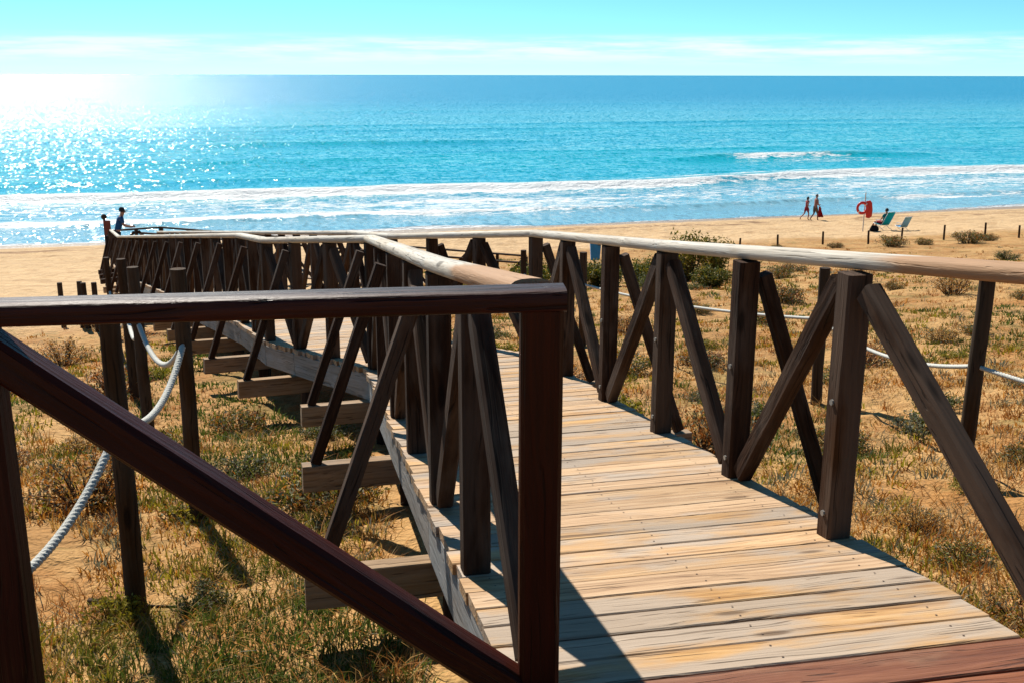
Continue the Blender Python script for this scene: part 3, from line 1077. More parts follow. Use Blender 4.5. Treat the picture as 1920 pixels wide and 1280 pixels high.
PAL = {
    'straw': ((0.50, 0.30, 0.095), (0.36, 0.185, 0.050)),
    'rust': ((0.42, 0.165, 0.026), (0.26, 0.095, 0.017)),
    'olive': ((0.150, 0.135, 0.018), (0.085, 0.080, 0.012)),
    'lime': ((0.30, 0.235, 0.018), (0.19, 0.155, 0.014)),
    'grey': ((0.17, 0.17, 0.115), (0.10, 0.10, 0.06)),
    'green': ((0.090, 0.120, 0.016), (0.045, 0.068, 0.010)),
}


def blades(bx, by, bz, hgt, wid, lean, cols, g, ang=None):
    """Bent grass blades: 5 vertices, 3 triangles each."""
    n = len(bx)
    a = g.uniform(0, 2 * math.pi, n) if ang is None else ang
    dx, dy = np.cos(a), np.sin(a)
    pa = g.uniform(0, 2 * math.pi, n)
    px, py = np.cos(pa), np.sin(pa)
    v = np.zeros((n, 5, 3))
    l1 = lean * 0.35
    for k, (f, hh_, ll) in enumerate(((1, 0.0, 0.0), (-1, 0.0, 0.0), (0.75, 0.6, l1), (-0.75, 0.6, l1), (0, 1.0, lean))):
        v[:, k, 0] = bx + px * wid * f * 0.5 + dx * ll * hgt
        v[:, k, 1] = by + py * wid * f * 0.5 + dy * ll * hgt
        v[:, k, 2] = bz + hgt * hh_ * np.sqrt(np.maximum(0.05, 1 - (np.minimum(lean, 0.97) * 0.9) ** 2)) - (0.01 if k < 2 else 0)
    idx = np.arange(n)[:, None] * 5
    t = np.concatenate([idx + np.array([0, 1, 3]), idx + np.array([0, 3, 2]), idx + np.array([2, 3, 4])], 0)
    c = np.repeat(cols[:, None, :], 5, 1)
    return v.reshape(-1, 3), t, c.reshape(-1, 3)


def pick_cols(kinds, g):
    out = np.zeros((len(kinds), 3))
    keys = list(PAL)
    u = g.random(len(kinds))
    j = g.uniform(0.8, 1.2, len(kinds))
    for i, k in enumerate(keys):
        m = kinds == i
        a, b = np.array(PAL[k][0]), np.array(PAL[k][1])
        out[m] = a + (b - a) * u[m, None]
    return out * j[:, None]


def tufts(name, n_tuft, per, rmin, rmax, seed, kinds_fn, hlo, hhi, wk, leanlo, leanhi, dens_fn, spread):
    g = np.random.default_rng(seed)
    x, y = scatter(n_tuft, rmin, rmax, seed)
    ok = deck_clear(x, y) & (g.random(n_tuft) < dens_fn(x, y))
    x, y = x[ok], y[ok]
    n = len(x)
    kd = kinds_fn(x, y, g)
    d = np.hypot(x, y)
    hgt = g.uniform(hlo, hhi, n) * (0.75 + 0.5 * fbm(x * 0.8, y * 0.8, 2, seed))
    cnt = g.integers(per // 2, per + 1, n)
    R = np.repeat(np.arange(n), cnt)
    m = len(R)
    rr = spread * np.sqrt(g.random(m)) * (0.6 + 0.8 * g.random(n))[R] * (1 + d[R] * 0.02)
    aa = g.uniform(0, 2 * math.pi, m)
    bx, by = x[R] + rr * np.cos(aa), y[R] + rr * np.sin(aa)
    bz = ground_z(bx, by)
    hb_ = hgt[R] * g.uniform(0.5, 1.15, m)
    w = wk * (0.7 + 0.6 * g.random(m)) * (1 + d[R] / 7.0)
    lean = g.uniform(leanlo, leanhi, m)
    ang = aa + g.normal(0, 0.7, m)
    v, t, c = blades(bx, by, bz, hb_, w, lean, pick_cols(kd[R], g), g, ang)
    me = big_mesh(name, v, t, c)
    return tag(link(name, me, M_LEAF), kind='stuff')


KEYS = list(PAL)


def kinds_dry(x, y, g):
    u = g.random(len(x)) * 0.65 + 0.35 * fbm(x * 0.7, y * 0.7, 2, 3)
    p = fbm(x * 0.45, y * 0.45, 3, 6)
    return np.where(u < 0.30 + 0.25 * p, KEYS.index('straw'), np.where(u < 0.72, KEYS.index('rust'), KEYS.index('grey')))


def kinds_low(x, y, g):
    u = g.random(len(x))
    p = fbm(x * 0.55, y * 0.55, 3, 26) + 0.15 * (g.random(len(x)) - 0.5) + 0.16 * near_walk(x, y)
    k = np.where(p > 0.58, KEYS.index('green'), np.where(p > 0.50, KEYS.index('olive'), np.where(p > 0.44, KEYS.index('lime'), np.where(u < 0.22, KEYS.index('grey'), np.where(u < 0.45, KEYS.index('straw'), KEYS.index('rust'))))))
    return k


def dens_dry(x, y):
    p = fbm(x * 0.8, y * 0.8, 3, 8)
    far = sstep(np.hypot(x, y), 7, 15) * (x > 0)
    return veg_mask(x, y) * (1 - 0.5 * (1 - sstep(y, 4.4, 6.5)) * (x < -0.7)) * np.clip(0.08 + 0.92 * sstep(p, 0.46, 0.60) + 0.35 * far, 0, 1)


def near_walk(x, y):
    """Thick plants grow along the left side of the boardwalk."""
    return np.exp(-((x + 0.205 * y + 0.45) / 0.9) ** 2) * sstep(y, 3.0, 4.2) * (x < 1)


def dens_low(x, y):
    p = fbm(x * 0.6, y * 0.6, 3, 19) + 0.40 * near_walk(x, y) + 0.06 * (x < 0)
    p = np.maximum(p, fbm(x * 1.1, y * 1.1, 3, 23) - 0.02)
    thin = 1 - 0.8 * (1 - sstep(y, 4.4, 6.0)) * (x < -0.9)
    return veg_mask(x, y) * sstep(p, 0.43, 0.58) * thin


def dens_litter(x, y):
    return veg_mask(x, y) * (0.15 + 0.85 * sstep(fbm(x * 0.9, y * 0.9, 3, 28), 0.40, 0.62))


tufts('dry_grass', 16000, 12, 2.6, 46.0, 101, kinds_dry, 0.03, 0.13, 0.0026, 0.3, 0.95, dens_dry, 0.05)
tufts('low_ground_cover', 27000, 18, 2.6, 42.0, 102, kinds_low, 0.02, 0.095, 0.0050, 0.3, 1.0, dens_low, 0.08)
tufts('dead_straw_litter', 16000, 8, 2.6, 40.0, 103, kinds_dry, 0.06, 0.20, 0.0030, 0.93, 1.0, dens_litter, 0.10)


def shrub_mesh(name, seed, n_stem, n_leaf, H, R, leaf, pal, twiggy=0.3, flop=0.6):
    """Woody stems with small leaves spread through the crown; origin at the foot."""
    g = np.random.default_rng(seed)
    tips, vs, fs, cols = [], [], [], []
    stem_c = np.array((0.10, 0.06, 0.035))
    for i in range(n_stem):
        a = g.uniform(0, 2 * math.pi)
        rad = R * math.sqrt(g.random())
        top = V((rad * math.cos(a), rad * math.sin(a), H * (g.uniform(0.55, 1.0) * (1 - flop * (rad / R) ** 2 * 0.6))))
        root = V((top.x * 0.25, top.y * 0.25, -0.03))
        mid = root.lerp(top, 0.55) + V((g.normal(0, 0.05) * R, g.normal(0, 0.05) * R, 0.1 * H))
        pts = [root, mid, top]
        v, f = tube_verts(pts, [0.006 + 0.004 * H, 0.004, 0.002], 4, False)
        o = len(vs)
        vs += [tuple(p) for p in v]
        fs += [(q[0] + o, q[1] + o, q[2] + o) for q in f] + [(q[0] + o, q[2] + o, q[3] + o) for q in f]
        cols += [stem_c] * len(v)
        tips.append((root, mid, top))
    vs = np.array(vs)
    fs = np.array(fs)
    cols = np.array(cols)
    k = g.integers(0, n_stem, n_leaf)
    u = 1 - (1 - twiggy) * g.random(n_leaf) ** 1.4
    T = np.array([[tuple(p) for p in tp] for tp in tips])
    A = np.where(u[:, None] < 0.55, T[k, 0] + (T[k, 1] - T[k, 0]) * (u / 0.55)[:, None], T[k, 1] + (T[k, 2] - T[k, 1]) * ((u - 0.55) / 0.45)[:, None])
    A = A + g.normal(0, 1, (n_leaf, 3)) * np.array((R * 0.10, R * 0.10, H * 0.06))
    A[:, 2] = np.maximum(A[:, 2], 0.01)
    d = g.normal(0, 1, (n_leaf, 3)) + np.array((0, 0, 0.6))
    d /= np.linalg.norm(d, axis=1)[:, None]
    e = np.cross(d, g.normal(0, 1, (n_leaf, 3)))
    e /= np.linalg.norm(e, axis=1)[:, None] + 1e-9
    L = leaf * g.uniform(0.6, 1.4, n_leaf)[:, None]
    q = np.stack([A, A + d * L * 0.5 + e * L * 0.22, A + d * L, A + d * L * 0.5 - e * L * 0.22], 1)
    idx = np.arange(n_leaf)[:, None] * 4
    t = np.concatenate([idx + np.array([0, 1, 2]), idx + np.array([0, 2, 3])], 0) + len(vs)
    kd = np.array([KEYS.index(pal[i]) for i in g.integers(0, len(pal), n_leaf)])
    c = np.repeat(pick_cols(kd, g)[:, None, :], 4, 1).reshape(-1, 3)
    me = big_mesh(name, np.concatenate([vs, q.reshape(-1, 3)]), np.concatenate([fs, t]), np.concatenate([cols, c]))
    me.materials.append(M_LEAF)
    return me


SH = {
    'green_bush': shrub_mesh('green_bush', 1, 60, 5200, 0.95, 0.62, 0.075, ['green', 'green', 'olive', 'lime'], 0.15, 0.5),
    'sprig_bush': shrub_mesh('sprig_bush', 2, 40, 2400, 1.15, 0.55, 0.085, ['olive', 'green', 'lime'], 0.05, 0.2),
    'scrub': shrub_mesh('scrub', 3, 40, 1900, 0.34, 0.36, 0.035, ['olive', 'grey', 'rust', 'olive'], 0.2, 0.8),
    'dark_scrub': shrub_mesh('dark_scrub', 4, 44, 1900, 0.32, 0.34, 0.032, ['green', 'grey', 'olive'], 0.2, 0.8),
    'yellow_plant': shrub_mesh('yellow_plant', 5, 36, 1500, 0.24, 0.30, 0.035, ['lime', 'lime', 'olive'], 0.2, 0.7),
    'dry_bush': shrub_mesh('dry_bush', 6, 60, 1500, 0.42, 0.40, 0.030, ['rust', 'straw', 'grey', 'rust'], 0.4, 0.8),
    'grey_plant': shrub_mesh('grey_plant', 7, 30, 1500, 0.22, 0.28, 0.030, ['grey', 'grey', 'olive'], 0.2, 0.8),
}


def plant(kind, x, y, sc, label, group=None, name=None, sz=1.0):
    o = link(name or 'shrub', SH[kind])
    o.location = (x, y, gz(x, y) - 0.02)
    o.rotation_euler = (0, 0, rnd.uniform(0, 6.28))
    o.scale = (sc, sc, sc * sz)
    return tag(o, label, 'shrub', group)


plant('green_bush', 0.45, 22.5, 0.85, 'green bush just behind the right handrail at its bend, left of the blue bin')
plant('green_bush', 2.1, 24.0, 0.98, 'large green bush in front of the blue bin', sz=0.72)
plant('green_bush', 2.95, 23.2, 0.85, 'rounded green bush just right of the blue bin, seen between two railing posts', sz=0.85)
plant('sprig_bush', 4.30, 25.0, 1.05, 'tall leafy bush sprouting above the bleached handrail')
plant('green_bush', 4.1, 21.0, 0.7, 'low green bush beneath the leafy sprigs, right of the railing strut', sz=0.8)
plant('sprig_bush', 5.1, 25.8, 0.9, 'smaller leafy bush beside the tall sprouting one above the handrail')
beach_shrubs = [(14.6, 46.5, 0.9), (17.0, 46.3, 1.7), (18.9, 47.4, 1.1), (20.6, 46.6, 1.8), (21.9, 47.6, 1.2), (23.9, 46.9, 1.5), (12.2, 47.5, 0.7), (26.0, 47.4, 1.6), (28.2, 48.0, 2.0), (29.8, 48.2, 1.6)]
wb = ['low tuft of beach scrub by the third stake from the left', 'spreading pale scrub below the life ring', 'small scrub clump between the life ring and the blue chair, above the handrail',
      'broad scrub clump below the empty blue chair', 'dark scrub clump left of the stake right of the chairs', 'scrub clump between the two stakes right of the chairs',
      'smallest beach scrub tuft, leftmost of those above the handrail', 'low scrub at the foot of the second stake from the right edge', 'large scrub clump by the rightmost stake', 'scrub clump at the right edge of the beach line']
for (x, y, sc), lb in zip(beach_shrubs, wb):
    x, y = x * 0.935, y * 0.935
    plant('scrub', x, y, sc * 1.15, lb, 'scrub along the top of the beach', sz=0.85)

# countable plants over the near dune
g = np.random.default_rng(77)
spots = []
cand_x, cand_y = scatter(900, 3.2, 40.0, 55, 34.0)
okc = deck_clear(cand_x, cand_y) & ~((cand_y < 5.6) & (cand_x < 0)) & (veg_mask(cand_x, cand_y) > 0.7)
for x, y in zip(cand_x[okc], cand_y[okc]):
    if all((x - a) ** 2 + (y - b) ** 2 > (0.35 + 0.055 * y) ** 2 for a, b, _ in spots):
        spots.append((x, y, g.random()))
    if len(spots) >= 120:
        break
KN = {'scrub': 'olive-brown scrub', 'dark_scrub': 'dark green scrub', 'yellow_plant': 'yellow-green plant',
      'dry_bush': 'dry rust-brown bush', 'grey_plant': 'grey-green plant'}
MARKS = [('the nearest left rope post', -1.56, 4.3), ('the second left rope post', -1.78, 5.72), ('the third left rope post', -2.78, 7.8), ('the fourth left rope post', -3.70, 10.0),
         ('the far left cluster of rope posts', -7.0, 17.2), ('the right rope post by the frame edge', 2.84, 6.15), ('the right rope post behind the braces', 2.74, 8.95),
         ('the first left bend of the boardwalk', -1.3, 7.6), ('the second left bend of the boardwalk', -2.6, 9.8), ('the right bend of the boardwalk', 0.4, 8.0), ('the blue bin', 2.42, 30.0),
         ('the tall leafy bush', 4.35, 25.0), ('the line of beach scrub', 19.0, 43.0), ('the near end of the right railing', 2.0, 3.6), ('the large green bush', 2.1, 24.0), ('the far right edge of the dune', 11.0, 22.0),
         ('the open sand right of the rope fence', 6.0, 14.0)]
used = set()
made = 0
for x, y, u in spots:
    nw = float(near_walk(np.array([x]), np.array([y]))[0])
    if nw > 0.35:
        k = 'yellow_plant' if u < 0.45 else ('dark_scrub' if u < 0.75 else 'scrub')
    else:
        k = 'dry_bush' if u < 0.30 else ('scrub' if u < 0.52 else ('grey_plant' if u < 0.72 else ('yellow_plant' if u < 0.88 else 'dark_scrub')))
    mk, mx_, my_ = min(MARKS, key=lambda m: math.hypot(x - m[1], y - m[2]))
    dd = math.hypot(x - mx_, y - my_) / (1 + my_ * 0.05)
    far = 'just' if dd < 0.7 else ('slightly' if dd < 2.0 else 'well')
    ax = x / y - mx_ / my_
    rel = ('behind' if y > my_ else 'in front of') if abs(ax) < 0.05 else ('right of' if ax > 0 else 'left of')
    sc = rnd.uniform(0.45, 0.95) * (1 + min(y, 30) * 0.012) * (0.62 if (y < 6 and x > 0) else 1.0)
    size = 'small ' if sc < 0.8 else ''
    lb = size + KN[k] + ' ' + far + ' ' + rel + ' ' + mk
    if lb in used:
        continue
    used.add(lb)
    plant(k, x, y, sc, lb, KN[k].replace('bush', 'bushes').replace('plant', 'plants') + ' on the dune', sz=rnd.uniform(0.7, 1.05))
plant('yellow_plant', -1.76, 4.15, 0.5, 'bright green plant at the foot of the nearest left rope post', sz=1.2)
plant('dark_scrub', -1.42, 4.3, 0.45, 'dark green plant right of the nearest left rope post foot')

# a dead stick lying on the sand, lower left
sx, sy = -1.95, 4.35
v, f = tube_verts([(sx + a, sy + b, gz(sx + a, sy + b) + c) for a, b, c in ((0, 0, 0.03), (0.12, -0.02, 0.035), (0.26, -0.02, 0.03), (0.42, -0.045, 0.02))], [0.016, 0.013, 0.010, 0.006], 7)
tag(link('stick', mesh('stick', v, f, True), M_ROUND), 'dead broken stick lying on the sand left of the nearest rope post', 'stick')

# ------------------------------------------------------------------ beach stakes
stake_px = [(13.0, 50.5, 'beach stake second from the left, just above the bleached handrail'), (15.05, 50.0, 'beach stake third from the left, beside a small scrub tuft'), (17.25, 50.0, 'beach stake directly below the life ring'),
            (19.4, 51.5, 'short beach stake below the empty blue chair'), (21.1, 50.5, 'beach stake right of the chairs, behind the broad scrub'), (22.95, 50.2, 'beach stake second from the right edge'), (25.1, 51.2, 'beach stake nearest the right edge'),
            (11.2, 50.8, 'faint low beach stake by the leafy bush tips')]
for k, (x, y, lb) in enumerate(stake_px):
    x, y = x * 0.922, y * 0.922
    g0 = gz(x, y)
    hh_ = (0.50, 0.58, 0.62, 0.56, 0.66, 0.74, 0.56, 0.36)[k]
    me = extrude(prof_round(0.05, 8), hh_ + 0.15, 3, True, 0.9, 0.004, k)
    o = link('stake', me, M_ROUND)
    o.matrix_basis = frame(V((x, y, g0 - 0.15)), V((x + rnd.uniform(-0.03, 0.03), y, g0 + hh_)))
    tag(o, lb, 'stake', 'stakes along the top of the beach')

# ------------------------------------------------------------------ blue litter bin
bx, by = 2.42, 30.0
bin_ = empty('litter_bin', (bx, by, gz(bx, by)), 'small bright blue litter bin on a post behind the green bushes', 'bin')
bin_['_local'] = 1
M_BLUE = plain('blue_plastic', (0.0, 0.20, 0.50), 0.4, 0.4, 0.1)
z1 = CAMZ - 4.70 - bin_.location.z
vs, fs = [], []
for (z, w, d) in ((z1 - 0.52, 0.25, 0.22), (z1 - 0.05, 0.31, 0.27), (z1, 0.33, 0.29), (z1, 0.27, 0.23), (z1 - 0.4, 0.22, 0.19)):
    vs += [V((-w / 2, -d / 2, z)), V((w / 2, -d / 2, z)), V((w / 2, d / 2, z)), V((-w / 2, d / 2, z))]
for i in range(4):
    for j in range(4):
        fs.append((i * 4 + j, i * 4 + (j + 1) % 4, (i + 1) * 4 + (j + 1) % 4, (i + 1) * 4 + j))
fs += [(3, 2, 1, 0), (16, 17, 18, 19)]
link('bin_body', mesh('bin_body', vs, fs), M_BLUE, bin_)
M_DARKMETAL = plain('dark_metal', (0.05, 0.05, 0.055), 0.5, 0.4)
v, f = box_vf(0.10, -0.151, z1 - 0.06, 0.09, 0.012, 0.04)
link('handle', mesh('handle', v, f), M_DARKMETAL, bin_)
beam('post', V((0, 0.17, -0.1)), V((0, 0.17, z1 - 0.02)), 0.05, 0.05, M_DARKMETAL, bin_, hint=V((0, 1, 0)))

# ------------------------------------------------------------------ life ring on its pole
lx, ly = 19.3, 57.0
lg = gz(lx, ly)
pole = empty('life_ring_stand', (lx, ly, lg), 'thin pale pole with a red rescue board standing in the sand left of the chairs', 'stand')
pole['_local'] = 1
M_POLE = plain('pale_pole', (0.55, 0.52, 0.48), 0.5, 0.3)
M_REDP = plain('red_plastic', (0.55, 0.018, 0.012), 0.4, 0.4, 0.1)
beam('pole', V((0, 0, -0.2)), V((0, 0, 2.15)), 0, 0, M_POLE, pole, hint=V((0, 1, 0)), prof=prof_round(0.03, 10), smooth=True)
# red board: rounded shield shape with real thickness
outl = [(0.04, 1.68), (0.26, 1.72), (0.36, 1.60), (0.42, 1.20), (0.40, 0.85), (0.26, 0.75), (0.10, 0.78), (0.06, 1.0)]
vs = [V((x, -0.035 - 0.05, z)) for x, z in outl] + [V((x, 0.02 - 0.05, z)) for x, z in outl]
m = len(outl)
fs = [tuple(range(m)), tuple(range(2 * m - 1, m - 1, -1))] + [(j, j + m, (j + 1) % m + m, (j + 1) % m) for j in range(m)]
link('rescue_board', mesh('rescue_board', vs, fs), M_REDP, pole)
ring = empty('life_ring', (lx - 0.18, ly - 0.16, lg + 1.32), 'red ring-shaped lifebuoy hanging on the thin pole on the beach', 'life ring')
ring['_local'] = 1
R0, r0 = 0.265, 0.07
vs, fs = [], []
for i in range(32):
    a = 2 * math.pi * i / 32
    for j in range(12):
        b = 2 * math.pi * j / 12
        rr = R0 + r0 * math.cos(b)
        vs.append(V((rr * math.cos(a), r0 * 0.8 * math.sin(b), rr * 1.08 * math.sin(a))))
for i in range(32):
    for j in range(12):
        fs.append((i * 12 + j, ((i + 1) % 32) * 12 + j, ((i + 1) % 32) * 12 + (j + 1) % 12, i * 12 + (j + 1) % 12))
link('ring', mesh('ring', vs, fs, True), M_REDP, ring)
M_WHITEB = plain('white_band', (0.75, 0.74, 0.70), 0.6, 0.3)
for k in range(4):
    a0 = math.pi / 4 + k * math.pi / 2
    vs, fs = [], []
    for i in range(3):
        a = a0 + (i - 1) * 0.09
        for j in range(12):
            b = 2 * math.pi * j / 12
            rr = R0 + (r0 + 0.004) * math.cos(b)
            vs.append(V((rr * math.cos(a), (r0 * 0.8 + 0.004) * math.sin(b), rr * 1.08 * math.sin(a))))
    for i in range(2):
        for j in range(12):
            fs.append((i * 12 + j, (i + 1) * 12 + j, (i + 1) * 12 + (j + 1) % 12, i * 12 + (j + 1) % 12))
    link('band', mesh('band', vs, fs, True), M_REDP if k % 2 else M_WHITEB, ring)

# black bag in the sand
gx0, gy0 = 19.78, 56.6
vs, fs = [], []
for i in range(7):
    th = (math.pi / 2) * i / 6
    for j in range(16):
        a = 2 * math.pi * j / 16
        k = 1 + 0.10 * math.sin(3 * a + i)
        vs.append(V((0.25 * math.cos(th) ** 0.6 * math.cos(a) * k if i < 6 else 0.02 * math.cos(a), (0.16 * math.cos(th) ** 0.6 * math.sin(a) * k) if i < 6 else 0.02 * math.sin(a), 0.30 * math.sin(th))))
for i in range(6):
    for j in range(16):
        fs.append((i * 16 + j, i * 16 + (j + 1) % 16, (i + 1) * 16 + (j + 1) % 16, (i + 1) * 16 + j))
fs += [tuple(range(15, -1, -1)), tuple(96 + j for j in range(16))]
bag = empty('bag', (gx0, gy0, gz(gx0, gy0) - 0.02), 'black soft bag lying on the sand at the foot of the lifebuoy pole', 'bag')
bag['_local'] = 1
M_BLACK = plain('black_fabric', (0.012, 0.012, 0.014), 0.9, 0.1, 0.3)
link('bag_body', mesh('bag_body', vs, fs, True), M_BLACK, bag)
v, f = tube_verts([(0.14 * math.cos(a), 0.0, 0.27 + 0.11 * math.sin(a)) for a in np.linspace(0, math.pi, 9)], 0.012, 6)
link('strap', mesh('strap', v, f, True), M_BLACK, bag)


# ------------------------------------------------------------------ beach chairs
def beach_chair(x, y, yaw, label, mat, frame_mat, sc=1.0, canvas=True):
    c = empty('beach_chair', (x, y, gz(x, y)), label, 'beach chair', 'beach chairs', yaw)
    c['_local'] = 1
    c.scale = (sc, sc, sc)
    w = 0.54

    def sling(pts, name, drape=0.0):
        vs, fs = [], []
        m = len(pts)
        for side in (0, 1):
            for (py, pz, qy, qz) in pts:
                for k in range(7):
                    u = k / 6
                    sag = 0.02 * math.sin(math.pi * u)
                    vs.append(V(((u - 0.5) * w, py - sag * qy + side * 0.012 * qy, pz - sag * qz + side * 0.012 * qz)))
        for side in (0, 1):
            o = side * m * 7
            for i in range(m - 1):
                for k in range(6):
                    q = (o + i * 7 + k, o + i * 7 + k + 1, o + (i + 1) * 7 + k + 1, o + (i + 1) * 7 + k)
                    fs.append(q if side else q[::-1])
        o = m * 7
        for i in range(m - 1):
            for k in (0, 6):
                fs.append((i * 7 + k, (i + 1) * 7 + k, o + (i + 1) * 7 + k, o + i * 7 + k))
        for k in range(6):
            for i in (0, m - 1):
                fs.append((i * 7 + k, i * 7 + k + 1, o + i * 7 + k + 1, o + i * 7 + k))
        return link(name, mesh(name, vs, fs, True), mat, c)
    # local +Y is the way the sitter faces
    sling([(-0.20, 0.30, 0.1, 1), (0.02, 0.30, 0, 1), (0.30, 0.36, -0.1, 1)], 'seat')
    sling([(-0.21, 0.30, 1, 0.3), (-0.38, 0.62, 0.9, 0.4), (-0.55, 0.98, 0.9, 0.4)], 'backrest')
    parts = []
    for s_ in (-1, 1):
        xx = s_ * (w / 2 + 0.012)
        parts.append(tube_verts([(xx, 0.34, 0.0), (xx, -0.18, 0.29), (xx, -0.57, 1.0)], 0.012, 7))
        parts.append(tube_verts([(xx, -0.48, 0.0), (xx, 0.10, 0.28), (xx, 0.33, 0.37)], 0.012, 7))
    parts.append(tube_verts([(-w / 2, -0.57, 1.0), (w / 2, -0.57, 1.0)], 0.012, 7))
    parts.append(tube_verts([(-w / 2, -0.48, 0.01), (w / 2, -0.48, 0.01)], 0.012, 7))
    parts.append(tube_verts([(-w / 2, 0.33, 0.36), (w / 2, 0.33, 0.36)], 0.012, 7))
    v, f = join(*parts)
    link('frame', mesh('frame', v, f, True), frame_mat, c)
    for s_ in (-1, 1):
        xx = s_ * (w / 2 + 0.03)
        v, f = box_vf(xx, -0.05, 0.56, 0.045, 0.46, 0.022)
        link('armrest', mesh('armrest', v, f), frame_mat, c)
        v, f = tube_verts([(xx, 0.14, 0.33), (xx, 0.12, 0.55)], 0.011, 6)
        link('arm_support', mesh('arm_support', v, f, True), frame_mat, c)
    return c


M_TEAL = plain('teal_canvas', (0.0, 0.36, 0.47), 0.85, 0.1, 0.15)
M_SKYB = plain('blue_canvas', (0.22, 0.46, 0.66), 0.85, 0.1, 0.15)
M_WFRAME = plain('white_tube', (0.62, 0.64, 0.66), 0.4, 0.4)
YAW1 = math.radians(30)
CH1 = (20.45, 57.3)
CH2 = (21.5, 57.2)
beach_chair(CH1[0], CH1[1], YAW1, 'teal beach chair with a person sitting in it, facing the sea', M_TEAL, M_WFRAME, 1.08)
beach_chair(CH2[0], CH2[1], YAW1 - 0.15, 'empty pale blue folding beach chair right of the teal one', M_SKYB, M_WFRAME, 0.85)

# ------------------------------------------------------------------ people
dg_needed = []


def skin_mesh(name, joints, edges, root, sub=1):
    """One continuous surface grown over a skeleton of joints {name: (pos, rx, ry)}."""
    keys = list(joints)
    me = bpy.data.meshes.new(name)
    me.from_pydata([joints[k][0] for k in keys], [(keys.index(a), keys.index(b)) for a, b in edges], [])
    o = bpy.data.objects.new(name + '_tmp', me)
    COL.objects.link(o)
    sm_ = o.modifiers.new('skin', 'SKIN')
    sm_.use_smooth_shade = True
    layer = me.skin_vertices[0].data
    for i, k in enumerate(keys):
        r = joints[k][1]
        layer[i].radius = (r, joints[k][2] if len(joints[k]) > 2 else r)
        layer[i].use_root = (k == root)
    ss_ = o.modifiers.new('sub', 'SUBSURF')
    ss_.levels = ss_.render_levels = sub
    dg = bpy.context.evaluated_depsgraph_get()
    ev = o.evaluated_get(dg)
    out = bpy.data.meshes.new_from_object(ev)
    out.name = name
    out.materials.clear()
    bpy.data.objects.remove(o)
    bpy.data.meshes.remove(me)
    out.polygons.foreach_set('use_smooth', [True] * len(out.polygons))
    return out


M_SKIN = plain('tanned_skin', (0.36, 0.17, 0.105), 0.6, 0.3)
M_SKIN2 = plain('sunburnt_skin', (0.30, 0.125, 0.095), 0.6, 0.3)
M_HAIRD = plain('dark_hair', (0.015, 0.011, 0.009), 0.6, 0.3, 0.4, 120)
M_HAIRG = plain('grey_hair', (0.14, 0.13, 0.13), 0.6, 0.3, 0.4, 120)
M_CAP = plain('dark_cap', (0.02, 0.022, 0.03), 0.8, 0.1)


